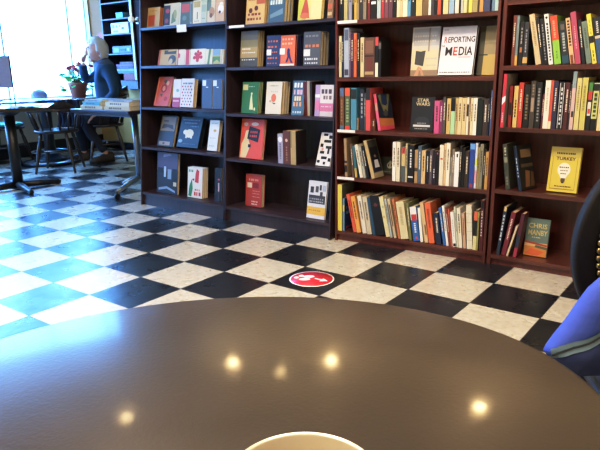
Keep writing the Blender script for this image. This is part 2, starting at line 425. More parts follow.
def face_row(k, row, books, delta=.05):
    """books facing out: (desc, bl x, br x, tl x or None, ytop, thickness, copies, color, art, opts)"""
    b = BAYS[k]; h0 = b.hs[row]; Mi = b.M.inverted()
    gname = f'books on the {SHN[row]} of the {BKN[k]}'
    for (desc, x0, x1, tx, yt, t, n, colr, art, op) in books:
        dl = op.get('d', delta); dy = b.lean*h0+dl; o = b.M @ Vector((0, dy, h0))
        def foot(px):
            py = 100
            for _ in range(6):
                p = Mi @ hit(px, py, o, b.ey); py = proj(b.M @ Vector((p.x, dy, h0)))[1]
            return p.x
        xa, xb = max(.002, foot(x0)), min(foot(x1), b.w-.001)
        def err(th, H): return proj(b.M @ Vector((xa, dy+H*math.sin(th), h0+H*math.cos(th))))
        th, H = math.radians(8), .2
        for _ in range(40):
            # height from the row, lean from the column
            lo, hi = .03, .6
            for _i in range(40):
                mid = (lo+hi)/2
                if err(th, mid)[1] > yt: lo = mid
                else: hi = mid
            H = lo
            if tx is None: break
            e = tx-err(th, H)[0]; th += e*.004; th = min(max(th, math.radians(2)), math.radians(op.get('max', 20)))
        W = xb-xa; ct = math.cos(th)
        room = b.D-.008-dl
        for c in range(n):
            off = c*(t/ct+.0006)
            if off + t/ct + H*math.sin(th) > room + .001 and c > 0 and off+t/ct > room: print('stack too deep', k, row, desc, c); break
            # local frame of a face-out book: spine on the left, front cover to the aisle
            M = b.M @ Matrix.Translation((xa, dy+off, h0+.0003+t*math.sin(th))) @ Matrix.Rotation(-th, 4, 'X') @ Matrix.Translation((0, t, 0)) @ Matrix.Rotation(-math.pi/2, 4, 'Z')
            shelf = f'{SHN[row]}, {BKN[k]}'
            short = op.get('short', desc)
            ords = ['', 'second', 'third', 'fourth', 'fifth', 'sixth']
            lab = (op.get('label') or f'{desc} facing out, {shelf}') if c == 0 else f'{ords[c]} copy in the stack behind the {short}, {shelf}'
            make_book(M, t, W, H, colr if c == 0 else op.get('cc', colr), lab, (), art if c == 0 else (), gname, pages=op.get('pages'))

# ---- bookcase 3 (spine-outs) : desc, x0, x1, ytop, colour, options
N = {}
spine_row(3, 0, [
 ('dark navy book', 339.2, 343.6, -24, '#141a2a', N), ('olive cream book with black spine top', 344, 347.6, -26, '#b0a67c', dict(s=[('r',0,.9,1,1,'#15130f')])),
 ('lavender grey book', 348.6, 352, -28, '#8d8ea6', N), ('narrow black book', 352.2, 354, -22, '#14130f', N), ('mustard yellow book', 354.2, 356.6, -27, '#c8a63a', N),
 ('narrow tan book', 356.8, 358.9, -25, '#9d8a68', N), ('charcoal book', 359, 363, -27, '#3a3838', N), ('grey tan book', 363.1, 366.4, -28, '#8d8069', N),
 ('dark red book', 367.6, 370.2, -24, '#7a2a2e', N), ('wide black book with white label', 370.7, 376.4, -26, '#1e1a1a', dict(s=[('r',.1,.33,.92,.39,'#e8e4da')])),
 ('pale blue grey book', 377, 380.8, -29, '#a9bcc0', N), ('red hardback', 381.4, 384, -26, '#b0303c', N), ('mauve book', 384.4, 388.2, -24, '#7e4a5c', N),
 ('dusky purple book', 388.4, 392.8, -25, '#6b4250', N), ('black book', 393.2, 396.3, -24, '#17140f', N), ('cream book', 396.8, 399.8, -27, '#dccfa6', N),
 ('tan cream book', 399.9, 402.5, -26, '#c8b68c', N), ('wide ivory book', 402.7, 407.6, -27, '#e2d8b8', N), ('sky blue book', 407.9, 410.8, -25, '#5a98bc', N),
 ('dark slate book', 411.2, 415.2, -22, '#22282c', N), ('golden yellow book', 416, 422.3, -26, '#cdb26e', N), ('brown book with magenta top', 422.6, 428.3, -25, '#7c6442', dict(s=[('r',0,.5,1,.95,'#c8385e')])),
 ('narrow white book', 428.5, 430.9, -27, '#dedad2', N), ('dark grey book', 431.1, 434.2, -25, '#4a464a', N), ('narrow black book', 434.4, 437, -24, '#1c1615', dict(label='narrow black book left of the orange red one, top shelf, third bookcase')), ('orange red book', 437.5, 441, -26, '#c8532f', N),
 ('narrow dark brown book', 441.2, 443, -24, '#22140f', N), ('cream yellow book', 443.2, 448.4, -26, '#d8c68a', N), ('light blue book', 449, 454.2, -25, '#8fb0cc', N), ('off-white book with dark title', 455, 459, -27, '#ddd2c2', N),
 ('narrow black book', 459.1, 460.8, -24, '#161412', dict(plain=1, label='narrow black book right of the off-white titled book, top shelf, third bookcase')), ('grey white book', 461, 463.4, -25, '#b8b4aa', N), ('pale cream book', 463.7, 467, -26, '#d6cc98', N), ('narrow olive green book', 467.1, 468.7, -25, '#78802e', N),
 ('bright yellow book', 468.9, 472.2, -26, '#e0d43c', N), ('khaki book', 472.4, 477.8, -25, '#a89a5e', N), ('narrow brown book', 478, 479.4, -23, '#4a3520', N), ('ochre orange book', 479.6, 483.4, -25, '#c89450', N),
 ('indigo book', 483.8, 490.4, -26, '#474c74', N), ('slate blue book', 492, 495, -24, '#6c86a0', N), ('pale teal book', 494.8, 498.2, -25, '#a8ccc8', N)])
spine_row(3, 1, [
 ('slim pale cream book', 339, 341.6, 36, '#d8cfae', N), ('slim navy book', 341.9, 343.7, 36, '#1c2440', N), ('tall silver blue book', 344, 349, 28, '#a6b0c4', dict(s=[('r',.1,.75,.9,.97,'#5e6a86'),('r',.1,.04,.9,.16,'#4a4c60')])),
 ('narrow mauve book', 349.2, 350.5, 31, '#7c6a80', N), ('deep purple book', 350.6, 353.6, 33.5, '#4e1e42', N), ('orange book', 353.8, 356.6, 33, '#dc6a2c', N), ('dark green black book', 356.9, 359.6, 33, '#1c201e', N),
 ('narrow cream book', 360.4, 364, 37.5, '#d3bf8e', N), ('thick brown leather book', 364.2, 374.9, 37.5, '#6e4a38', dict(short='leather book', s=[('r',.05,.52,.95,.55,'#3a1c14'),('r',.08,.06,.92,.14,'#b79c6a'),('r',.12,.6,.88,.92,'#87604a'),('r',.25,.16,.75,.5,'#7a3c30')])),
 ('slim red black cream banded book', 375.2, 378.3, 37, '#1a1614', dict(s=[('r',0,.78,1,1,'#d84848'),('r',0,.0,1,.36,'#e3d6b4')], short='banded slim book')), ('black book with grey top', 378.5, 381, 41, '#181618', dict(s=[('r',0,.78,1,.95,'#6b6866')]))])
face_row(3, 1, [
 ('white book with photo of a reader in grey', 410, 437, 413.5, 28, .012, 1, '#dcd6cc', [('r',0,.0,1,.12,'#a8927a'),('r',.02,.12,.98,.55,'#e6d8b4'),('r',.05,.62,.98,.97,'#c3c4c8'),('d',.1,.7,.9,.73,9,'#e4e2dc'),('d',.1,.8,.9,.83,9,'#e4e2dc'),('p',[(.14,.24),(.46,.2),(.52,.52),(.34,.5),(.16,.52)],'#57595e'),('p',[(.14,0),(.3,0),(.34,.18),(.28,.2)],'#d9a58c'),('p',[(.32,.18),(.4,.17),(.52,0),(.42,0)],'#d9a58c'),('r',.6,.5,.66,.98,'#a79c94'),('d',.56,.2,.95,.23,7,'#cfc8ba'),('d',.56,.34,.95,.37,7,'#cfc8ba')], dict(short='photo cover book', d=.11)),
 ('large white book titled REPORTING MEDIA', 437.5, 471.5, 443.5, 28.5, .026, 1, '#dfdde2', [('t','R',.13,.73,.12,.09,'#c43a34'),('t','EPORTING',.585,.73,.12,.78,'#30242a'),('t','M',.25,.49,.18,.2,'#2c2228'),('t','E',.445,.49,.18,.12,'#cc3c34'),('t','DIA',.745,.49,.18,.4,'#2c2228'),('t','THE',.07,.6,.04,.1,'#8a2a2a'),('r',.55,.36,.9,.37,'#c43a34'),('d',.05,.045,.95,.065,14,'#6c6870'),('d',.06,.93,.2,.945,3,'#8c8890')], dict(d=.05, pages='#2c2a2a')),
 ('cream and yellow book with olive band', 476, 498.5, 481.5, 27, .016, 1, '#c9b886', [('r',0,0,1,.42,'#cdb260'),('r',0,.42,1,.66,'#a89b72'),('r',0,0,.24,1,'#5d5b48'),('r',.02,.4,.42,.425,'#3a382e'),('r',.3,.66,1,1,'#c4b892')], dict(d=.12))])
spine_row(3, 2, [
 ('blue grey and brown book', 339.9, 343.9, 88, '#7a5236', dict(s=[('r',0,.8,1,1,'#5d74a0'),('r',0,0,1,.1,'#57799a'),('d',.35,.2,.65,.75,7,'#a7835e')])), ('green book with orange top', 345, 350, 88, '#4d6b4a', dict(s=[('r',0,.81,1,1,'#e4572e'),('r',0,0,1,.09,'#d8402e'),('d',.25,.18,.75,.76,8,'#9aa57c')])),
 ('wide teal book with black top', 350.8, 356.6, 88, '#4a90aa', dict(s=[('r',0,.74,1,.97,'#26302e')], plain=1)), ('short tan book', 356.9, 358.5, 118, '#9c8158', N), ('dark navy patterned book', 359.8, 364, 89, '#262c3c', dict(s=[('d',.3,.3,.7,.92,6,'#9aa0a8')])), ('thin black and silver book', 364.1, 365.7, 93, '#4c4e54', N),
 ('red book with black top', 365.9, 370.3, 88, '#dc5050', dict(s=[('r',0,.72,1,1,'#2e2a2c')], plain=1)), ('short brown book', 370.6, 374.4, 119, '#6b3c26', dict(sb=.03)),
 ('pink spined book leaning left', 378.2, 381.4, 94.5, '#dc5064', dict(tl=372, w=.118, yaw=.3, s=[('r',0,.55,1,.75,'#c98c5a')], f=[('r',.02,.0,1,1,'#1c2438'),('r',.02,0,1,.12,'#d8405c'),('p',[(.02,.12),(1,.12),(1,.3),(.02,.34)],'#c07432'),('p',[(.1,.95),(.3,.98),(.5,.55),(.38,.5)],'#7d7a44'),('p',[(.9,.95),(.75,.98),(.55,.55),(.66,.5)],'#7d7a44'),('e',.5,.45,.16,.14,'#4c4a48'),('e',.5,.62,.1,.1,'#8a7c70'),('r',.3,.7,.7,.95,'#23355c')]))])
face_row(3, 2, [('black STAR WARS book', 410, 432.3, 412.5, 97, .014, 1, '#23262c', [('t','STAR',.5,.9,.1,.6,'#d9c795'),('t','WARS',.5,.79,.1,.7,'#d9c795'),('p',[(.1,.1),(.9,.1),(.8,.35),(.65,.42),(.35,.42),(.2,.35)],'#34383f'),('r',.12,.13,.88,.19,'#cfcfcf'),('d',.2,.06,.8,.09,8,'#a8a8a8'),('d',.3,.22,.7,.25,6,'#a8a8a8')], dict(d=.07))])
spine_row(3, 2, [
 ('pink paperback', 434.2, 439.4, 101, '#d0568e', N), ('magenta purple book', 439.6, 442.6, 101, '#8a3468', N), ('dark grey mottled book', 442.8, 445.6, 97, '#5a5650', N), ('gold tan book', 446.6, 450.6, 98.5, '#cfae68', N),
 ('mint green book with black top', 450.8, 455, 98, '#a5d2a2', dict(s=[('r',0,.64,1,1,'#161310')], plain=1)), ('slim tan book', 455.2, 457.6, 98, '#c2a468', N), ('light tan book', 457.8, 461.8, 97.5, '#d9c192', N), ('pale tan book', 462, 466.2, 98, '#d6bd8a', N), ('ivory book with black patch', 466.4, 468.6, 97.5, '#e2d6bc', dict(s=[('r',.1,.5,.95,.82,'#2a2426')])),
 ('slim dark tan book', 468.8, 470.2, 98, '#8c6c40', N), ('cream book', 470.4, 473, 98, '#dccaa0', N), ('white spined book', 473.1, 476.8, 98, '#e8e0cc', N), ('black green book', 477, 482.6, 99, '#16201c', dict(plain=1)), ('brown black book', 483, 487.6, 99, '#46342e', N), ('slim navy book', 487.4, 488.9, 98, '#1a2238', N), ('tall blue book', 489, 491.6, 90.5, '#4a6a9e', dict(tl=491.6))])
spine_row(3, 3, [
 ('slim tan book with dark patches', 345, 347.6, 138.5, '#a88c66', dict(tl=343.7, s=[('r',0,.12,1,.3,'#2a2018'),('r',0,.36,1,.42,'#3a2c20')])), ('brown book leaning left', 352.3, 354.2, 144, '#6e4e38', dict(tl=350)), ('teal and yellow book leaning left', 355, 357.4, 146, '#38707c', dict(tl=352, s=[('r',0,0,1,.3,'#bda24e')])),
 ('cream white book leaning left', 359.8, 363, 145, '#dcd2ba', dict(tl=354.2)), ('pale grey book leaning left', 363.6, 366.2, 146.5, '#a8a698', dict(tl=358)), ('black book leaning left', 367, 369.6, 146, '#14161c', dict(tl=361)),
 ('book leaning left with dark portrait photo cover', 370.8, 374.4, 141, '#bfa56c', dict(tl=361.5, w=.098, yaw=.12, short='portrait photo book', plain=1, f=[('r',.04,.02,.98,.98,'#4a463c'),('r',.12,.16,.9,.8,'#17161a'),('p',[(.25,.2),(.8,.2),(.72,.46),(.34,.46)],'#d9d2ce'),('e',.52,.56,.11,.09,'#8d6b5a'),('r',.12,.16,.9,.26,'#26263a'),('r',.04,.02,.98,.14,'#a8966c')]))])
face_row(3, 3, [('dark olive book with cream emblem', 378, 393, 381, 157, .012, 1, '#3a3a28', [('e',.72,.52,.2,.2,'#c9c3a2'),('e',.72,.52,.13,.13,'#3a3a28'),('r',.66,.4,.78,.78,'#c9c3a2'),('d',.2,.12,.8,.16,6,'#8a886c')], dict(d=.19, short='olive emblem book', label='dark olive book with cream emblem, tucked behind white spines, fourth shelf, third bookcase'))])
spine_row(3, 3, [
 ('tall white book', 392.4, 395.8, 142, '#e6e0d4', N), ('tall ivory book', 396.2, 400, 142, '#dcd0b4', N), ('tan and grey book with red patch', 401.4, 405.2, 146.5, '#5c6460', dict(s=[('r',0,.45,1,.98,'#c8b07a'),('r',.1,.8,.9,.98,'#b02c34')], plain=1)), ('slim cream book', 405.4, 407.3, 143.5, '#b8aa80', N), ('wide black book with white lettering', 407.5, 414, 145, '#17171c', dict(s=[('d',.38,.4,.62,.9,7,'#dcdcd8'),('r',.1,.13,.9,.17,'#d8d6d0')])), ('tan and brown book', 414.6, 417.7, 150, '#b08e5a', dict(s=[('r',0,.36,1,.46,'#4a3a22')])),
 ('blue grey book', 417.9, 421.2, 146, '#52687c', N), ('peach tan book', 421.4, 425.4, 150.5, '#d2b27e', N), ('slim black book', 426, 428.9, 151, '#1e1c20', N), ('dusty purple grey book', 429.2, 432.3, 150, '#5c5058', N), ('black purple book', 432.6, 435.6, 151, '#2c1e2c', dict(s=[('d',.3,.2,.7,.5,4,'#c8c0c8')])), ('plain black book', 435.8, 439, 151, '#15141a', dict(s=[('r',.2,.9,.6,.95,'#d8486a')])),
 ('creamy white book with red mark', 439.3, 443.4, 145, '#e2d4b8', dict(s=[('r',.2,.64,.8,.68,'#c83c34')])), ('slim peach book', 443.8, 445.8, 143.5, '#dcba8a', N), ('thick ivory white book', 446, 449.8, 143, '#e8dcc4', N), ('slim short grey book', 450, 451.7, 157, '#9c978a', N), ('grey tan book', 451.9, 454, 149, '#8a7c6a', N), ('bright white book', 454.2, 458.9, 152, '#e6e4de', dict(s=[('r',.4,.85,.7,.95,'#2a2a30')])),
 ('thin black book', 459.2, 461.5, 146, '#1c1a1c', N), ('matte black book', 461.8, 464.4, 148, '#141210', dict(plain=1)), ('dark brown book', 464.7, 468.6, 151, '#3a2c20', N), ('tall cobalt blue book', 469.4, 474.6, 143, '#2c4c9c', dict(s=[('r',.0,.86,1,.98,'#6ca4dc'),('r',.2,.02,.8,.1,'#a83c4c')])), ('white and multicolour book', 474.8, 477, 143, '#c8ccd4', dict(s=[('r',0,.5,1,.66,'#c8d048'),('r',0,.12,1,.4,'#d89aa2')])),
 ('slim olive gold book', 477.3, 479.2, 147, '#a08c42', N), ('grey olive book', 479.4, 482.8, 144, '#8a8670', N), ('narrow dark book', 483, 484.8, 150, '#2a2218', N), ('ochre yellow book', 485, 488.6, 152, '#c49a48', N)])
spine_row(3, 4, [
 ('tall yellow book', 335, 339.4, 184.5, '#d8c438', dict(plain=1, w=.15, sb=.004, f=[('r',.0,.0,1,1,'#5a584a')])), ('navy book with light blue spine', 340.2, 342, 198, '#1c3464', dict(w=.14, s=[('r',0,.0,1,1,'#6a9cc4'),('r',0,.6,1,.8,'#d8c872')], f=[('t','A',.5,.72,.12,.3,'#5c8cc4') if 0 else ('d',.15,.66,.85,.74,4,'#6c94c8'),('d',.15,.5,.85,.58,4,'#6c94c8'),('r',.1,.06,1,.12,'#a8344c')])),
 ('coral red book leaning left', 353.6, 356.7, 194.5, '#dc5a34', dict(tl=346.2)), ('golden orange book leaning left', 357, 361.2, 196.5, '#e2a238', dict(tl=350.4)), ('cream white book leaning left', 362.8, 367, 196, '#dcd2bc', dict(tl=357)), ('beige book leaning left', 367.4, 372, 197, '#c8bca0', dict(tl=362.2)),
 ('teal blue book leaning left', 372.4, 375.2, 197.5, '#1e5272', dict(tl=366.2, plain=1)), ('thick black book with red emblem', 375.5, 385, 196, '#14161e', dict(tl=369, plain=1, s=[('e',.52,.76,.22,.16,'#6a2c34'),('e',.5,.8,.1,.1,'#3c4454')])), ('cream floral book leaning left', 386, 390.2, 197, '#d8cc9c', dict(tl=378.6, s=[('e',.4,.5,.25,.3,'#b8a45c'),('e',.6,.75,.2,.3,'#9cac8c')])), ('pale grey slim book leaning left', 390.6, 392.6, 199, '#b0b4b0', dict(tl=384)),
 ('tan and brown book leaning left', 394, 396.4, 199, '#c8b48c', dict(tl=387, s=[('r',.3,.3,.7,.85,'#6a3828')])), ('slim rust and cream book leaning left', 398.4, 400.5, 199, '#c87a44', dict(tl=391.6)), ('thick cream yellow book', 400.9, 409, 202, '#d6c89c', dict(tl=395.5, ink='#b4a272')), ('slim olive book leaning left', 409.4, 411.8, 203, '#7c7c3e', dict(tl=405.8)),
 ('thick blue and white book with red emblem', 413.6, 420.2, 207, '#2a6cb0', dict(tl=409.4, s=[('r',0,.62,1,1,'#e2ded8'),('r',.1,.6,.95,.78,'#c4343c'),('d',.35,.25,.65,.55,5,'#e4e8ec'),('r',.4,.06,.7,.13,'#d8486a')])), ('slim white book leaning left', 420.5, 423.2, 208, '#e2ded2', dict(tl=417.4, plain=1)), ('tall light tan book', 424.4, 428.2, 202.5, '#cfb080', dict(tl=419.2, s=[('r',.5,.2,.9,.45,'#7a5a38')])), ('vivid orange book leaning left', 429, 434.8, 203, '#e4682a', dict(tl=424.4, ink='#8a2c10')),
 ('short dark navy book', 436.4, 441.4, 213, '#1c2c48', dict(tl=433.2)), ('bright blue book leaning left', 443.4, 446, 208, '#2e6eb2', dict(tl=438.4)), ('slim bright white book', 446.4, 448.7, 206, '#e6e2da', dict(tl=441.8)), ('rust brown book leaning left', 449, 451, 208, '#8a3c26', dict(tl=445)), ('slim orange red book', 451.1, 452.5, 209, '#c8603c', dict(tl=447.6)),
 ('thick white book with black foot', 452.8, 456.4, 212, '#e2dcd2', dict(tl=450, s=[('r',.2,.02,.95,.1,'#20242c'),('d',.4,.3,.6,.8,7,'#b4aca4')])), ('greenish white book leaning left', 456.8, 458.6, 207, '#c4c8b4', dict(tl=453.6)), ('white cream book leaning left', 458.8, 462.4, 208, '#ded4bc', dict(tl=456.4)), ('tan pink book', 463.2, 466, 213, '#c8a484', dict(tl=461.4)), ('thick ridged ivory book', 466.8, 472.4, 205, '#d9d0b8', dict(tl=466, plain=1, s=[('r',0,.2,1,.21,'#b8ae94'),('r',0,.4,1,.41,'#b8ae94'),('r',0,.6,1,.61,'#b8ae94'),('r',0,.8,1,.81,'#b8ae94')])),
 ('orange and black banded book', 473, 476.6, 210.5, '#20201e', dict(plain=1, s=[('r',0,.75,1,.98,'#d8683c'),('r',0,0,1,.36,'#d8cc90')], short='orange banded book')), ('slim yellow olive book', 476.8, 478.4, 212, '#a8a04a', N), ('maroon book with white lettering', 478.8, 482.2, 200, '#5a1c24', dict(tl=481.2, sb=.002, s=[('r',.1,.84,.9,.97,'#14100f'),('d',.3,.3,.6,.82,9,'#e2d8c8')]))])

# ---- bookcase 4
spine_row(4, 1, [
 ('brown red book', 512.4, 515.6, 15.5, '#7c3c28', N), ('grey blue book with yellow foot', 515.8, 518.4, 15.5, '#788a8c', dict(plain=1, s=[('r',0,0,1,.2,'#d2a238')])), ('black patterned book', 519.4, 523.2, 22, '#221e1c', dict(s=[('r',.2,.3,.8,.42,'#b8743c'),('d',.3,.5,.7,.9,5,'#a09a90')])), ('charcoal book with tan foot', 523.6, 528.4, 22, '#38383c', dict(s=[('r',0,.05,1,.19,'#caa45c'),('d',.35,.3,.65,.85,8,'#9a9aa0')])),
 ('thick cream tan book leaning left', 534, 539.6, 15, '#cdb48c', dict(tl=527.4, ink='#9c8058')), ('slim black book leaning left', 540, 542.8, 17.5, '#1e1a22', dict(tl=534.8)), ('black book with grey lettering', 543.2, 547, 19, '#1a1818', dict(tl=538.8, s=[('d',.3,.1,.7,.9,13,'#8c8a90')])), ('white book with black lettering', 548.8, 553.2, 14.5, '#dcdcd6', dict(tl=544, s=[('e',.5,.93,.3,.3,'#26262c'),('d',.3,.08,.7,.84,13,'#2c2c30')])),
 ('orange and lime green book', 554.4, 561.4, 16.5, '#8cc030', dict(tl=550, s=[('r',0,.5,1,1,'#e0481e'),('d',.3,.55,.6,.92,8,'#f0a078'),('d',.4,.12,.6,.3,3,'#5a8c20')])), ('dark slate book with teal foot', 562.6, 569.4, 22, '#2c3436', dict(tl=558.6, s=[('r',0,.03,1,.2,'#285868'),('d',.3,.3,.7,.75,7,'#a8b0aa'),('r',.2,.8,.8,.93,'#6c6458')])), ('peach book with black lettering', 570.2, 574.8, 18.5, '#dcae80', dict(tl=565.4, s=[('d',.25,.4,.75,.97,9,'#3a2018'),('r',.2,.0,.8,.2,'#8c4a30')])), ('tall rose pink book', 575.4, 581, 12.5, '#b84a68', dict(tl=570.2, s=[('d',.4,.3,.6,.75,10,'#e6a8b4')])),
 ('black book leaning left', 582, 585.4, 20, '#1c1c1c', dict(tl=577.6)), ('sage grey book leaning left', 586, 591.4, 22, '#78887a', dict(tl=580.8, ink='#58685c')), ('yellow book with black panel', 592.4, 597, 14.5, '#e2ce2c', dict(tl=586.2, s=[('r',0,.42,1,.56,'#2c241c'),('d',.4,.6,.6,.9,4,'#a89a20'),('d',.4,.06,.6,.3,3,'#3c3418')])), ('blue and white book with black top', 597.6, 604.8, 17.5, '#3a5c82', dict(tl=592.8, s=[('r',0,.6,1,1,'#24262a'),('d',.35,.66,.65,.92,6,'#e0e0dc'),('r',0,.54,1,.6,'#c8b49a')])), ('grey book at the edge of view', 606, 611, 18, '#77736c', dict(tl=601))])
spine_row(4, 2, [
 ('tall red and white book leaning right', 499.9, 503.2, 74, '#d02440', dict(tl=504.2, w=.17, sb=-.022, plain=1, s=[('p',[(0,.42),(1,.5),(1,.6),(0,.56)],'#f0e4e4'),('d',.35,.1,.65,.3,5,'#f0c4cc')], f=[('r',0,0,1,1,'#8f8780')])), ('slim dark red book', 508.8, 512, 86, '#9c2428', dict(s=[('r',.1,.3,.9,.6,'#2a1c1c')])), ('cream book with black lettering', 513.4, 517.6, 86, '#d8ba74', dict(s=[('d',.35,.25,.65,.7,6,'#2c2018')])), ('red book', 518.2, 522.8, 82.5, '#c83a2c', N),
 ('black book with gold lettering', 523.8, 529.4, 84.5, '#1e1a16', dict(s=[('d',.3,.2,.7,.8,8,'#8c7c58')])), ('dark taupe book', 530, 535, 81, '#4c4238', dict(s=[('r',.2,.35,.8,.65,'#a8927c'),('d',.3,.7,.7,.95,4,'#8c8070')])), ('black book with silver lettering', 535.6, 541.2, 82, '#1c1c1c', dict(s=[('d',.3,.15,.7,.9,11,'#8c8c88')])), ('slim maroon book', 541.6, 543.4, 94, '#6c2030', N),
 ('ivory white book', 543.8, 549.2, 80.5, '#e6dcc6', dict(ink='#b8a88c')), ('orange red book with cream foot', 549.4, 552.2, 80.5, '#d2502c', dict(plain=1, s=[('r',0,.0,1,.16,'#e2d4a8')])), ('indigo book', 552.5, 557.2, 81, '#34304c', N), ('black book with white stripes', 558.2, 563.6, 82, '#201e1e', dict(s=[('r',.05,.02,.2,.98,'#b8b8b4'),('r',.8,.02,.95,.98,'#b8b8b4'),('d',.35,.1,.65,.9,9,'#d8d8d4')])), ('maroon brown book', 564.2, 568.4, 82.5, '#5c2424', N), ('slim dark book', 568.6, 570.4, 84, '#241a1a', N),
 ('tall pale pink and grey book', 570.8, 574.6, 71.5, '#d0aca6', dict(s=[('r',0,.72,1,1,'#8a9c9e'),('r',.3,.22,.9,.32,'#38302e')], plain=1)), ('pale yellow book', 575.4, 580.2, 78, '#cfc07c', dict(ink='#8c8450')), ('mustard cream book', 580.8, 586.6, 77.5, '#c8ba5c', dict(ink='#8c8440')), ('black, red and green patterned book', 587.2, 591.6, 81, '#1e201c', dict(plain=1, s=[('r',.05,.8,.95,.97,'#4c8c3c'),('r',.05,.62,.95,.8,'#cc3a28'),('r',.1,.3,.9,.58,'#d8d0bc'),('r',.2,.34,.8,.44,'#cc4a38')], short='patterned book')), ('lime cream book with black foot', 592, 597.8, 83, '#c8c878', dict(s=[('r',0,0,1,.25,'#181818'),('r',0,.84,1,.98,'#20201e'),('d',.25,.3,.75,.8,6,'#3c4828')])), ('cream book at the edge of view', 598.4, 603.6, 84, '#d8c692', N)])
spine_row(4, 3, [('dark olive book leaning left', 505.6, 510, 144.5, '#45483a', dict(tl=502.6, s=[('r',.1,.6,.9,.72,'#8a8a74'),('d',.3,.76,.7,.95,3,'#b4b29a'),('d',.3,.1,.7,.3,3,'#7c7a66')])), ('black book leaning left with brown picture cover', 518.6, 522.6, 146.5, '#1a1c20', dict(tl=511.4, w=.115, yaw=.35, s=[('d',.35,.3,.65,.75,6,'#b8bcc0')], f=[('r',.0,.0,1,1,'#1e1c1a'),('r',.2,.72,.9,.9,'#8a6a44'),('r',.15,.5,.95,.58,'#5c4834'),('p',[(.3,.06),(.6,.06),(.7,.4),(.4,.44)],'#8c5c34'),('p',[(.66,.06),(.92,.06),(.95,.36),(.78,.4)],'#6c4a2c')]))])
face_row(4, 3, [('yellow book with light bulb', 546, 576, 552.3, 147.5, .026, 1, '#d4bc12', [('r',.09,.06,.91,.075,'#7c6c12'),('r',.09,.925,.91,.94,'#7c6c12'),('r',.09,.06,.1,.94,'#7c6c12'),('r',.9,.06,.91,.94,'#7c6c12'),('r',.0,.78,1,1,'#c2b03a'),('d',.2,.84,.82,.88,11,'#3a2c10'),('t','TURKEY',.52,.745,.07,.68,'#3a2410'),('p',[(.5+.215*math.cos(math.radians(a)), .5+.155*math.sin(math.radians(a))) for a in range(-50, 231, 14)]+[(.42,.3),(.58,.3)],'#e9dfc6'),('r',.43,.23,.57,.31,'#5a4c34'),('r',.46,.2,.54,.23,'#3c3020'),('d',.34,.54,.68,.565,5,'#3c3020'),('d',.38,.47,.64,.49,4,'#6c6048'),('d',.4,.4,.6,.42,3,'#3c3020'),('d',.25,.115,.8,.14,11,'#5c4c10')], dict(d=.06))])
spine_row(4, 4, [('navy and white book leaning right', 496, 499, 206.5, '#2c3c50', dict(tl=504.4, s=[('d',.25,.3,.75,.85,8,'#c4ccd0'),('r',.1,.9,.9,1,'#c8b070')])), ('thick dark red book leaning right', 501, 505.4, 212.5, '#7c2030', dict(tl=511.5)), ('short cream book leaning right', 505.8, 507.8, 226, '#cfb896', dict(tl=516, plain=1)), ('maroon and navy book leaning right', 512.6, 516, 214, '#5c1c30', dict(tl=521.5, w=.075, s=[('r',0,.25,1,.5,'#24344c'),('r',0,0,1,.22,'#a82c44')]))])
face_row(4, 4, [('teal and orange CHRIS MANBY book', 523, 545.6, 527.8, 218, .016, 1, '#67807c', [('r',0,0,1,.3,'#c8852c'),('r',0,.26,1,.36,'#d8b27c'),('p',[(0,.34),(1,.28),(1,.33),(0,.4)],'#a8442c'),('p',[(.05,.04),(.6,.02),(.9,.14),(.3,.2)],'#d2601c'),('p',[(.45,.24),(1,.2),(1,.27),(.5,.3)],'#5c6448'),('t','CHRIS',.5,.81,.13,.8,'#c6b872'),('t','MANBY',.53,.63,.14,.84,'#c6b872'),('d',.3,.49,.7,.51,5,'#d8d4b8')], dict(d=.08))])

# ---- bookcase 2, facing out
face_row(2, 0, [
 ('tan book with red brown pattern', 245.5, 264, None, -14, .02, 2, '#c9a96c', [('d',.08,.1,.9,.16,5,'#7c3c24'),('d',.12,.22,.85,.28,4,'#7c3c24'),('e',.25,.35,.1,.1,'#5c2c1c'),('e',.55,.4,.1,.1,'#5c2c1c'),('r',.55,.5,1,.75,'#a85a38'),('d',.1,.6,.5,.7,4,'#8c6c3c')], dict(short='tan patterned book')),
 ('blue book with pale lettering', 268, 284, None, -16, .028, 3, '#3e6484', [('d',.1,.45,.9,.56,5,'#c2d2dc'),('d',.1,.62,.9,.68,6,'#a8bccc'),('p',[(.1,.1),(.9,.2),(.9,.35),(.1,.2)],'#6a8ca4')], dict(short='pale lettered blue book')),
 ('yellow green book with red bottle picture', 297.5, 321, None, -18, .012, 2, '#d0c27c', [('r',0,0,.35,1,'#b4b83c'),('p',[(.1,.08),(.5,.05),(.45,.3),(.34,.6),(.3,.6),(.18,.3)],'#b4503c'),('e',.3,.12,.2,.1,'#c46c4c'),('r',.55,.0,.98,1,'#d6c890')], dict(short='red bottle book')),
 ('dark book with pale orange pattern', 327, 332.6, None, -14, .012, 1, '#8a6a4c', [('d',.1,.1,.9,.2,3,'#e2c89a'),('d',.1,.3,.9,.45,3,'#d8643c'),('d',.1,.6,.9,.7,3,'#e2c89a')], N)])
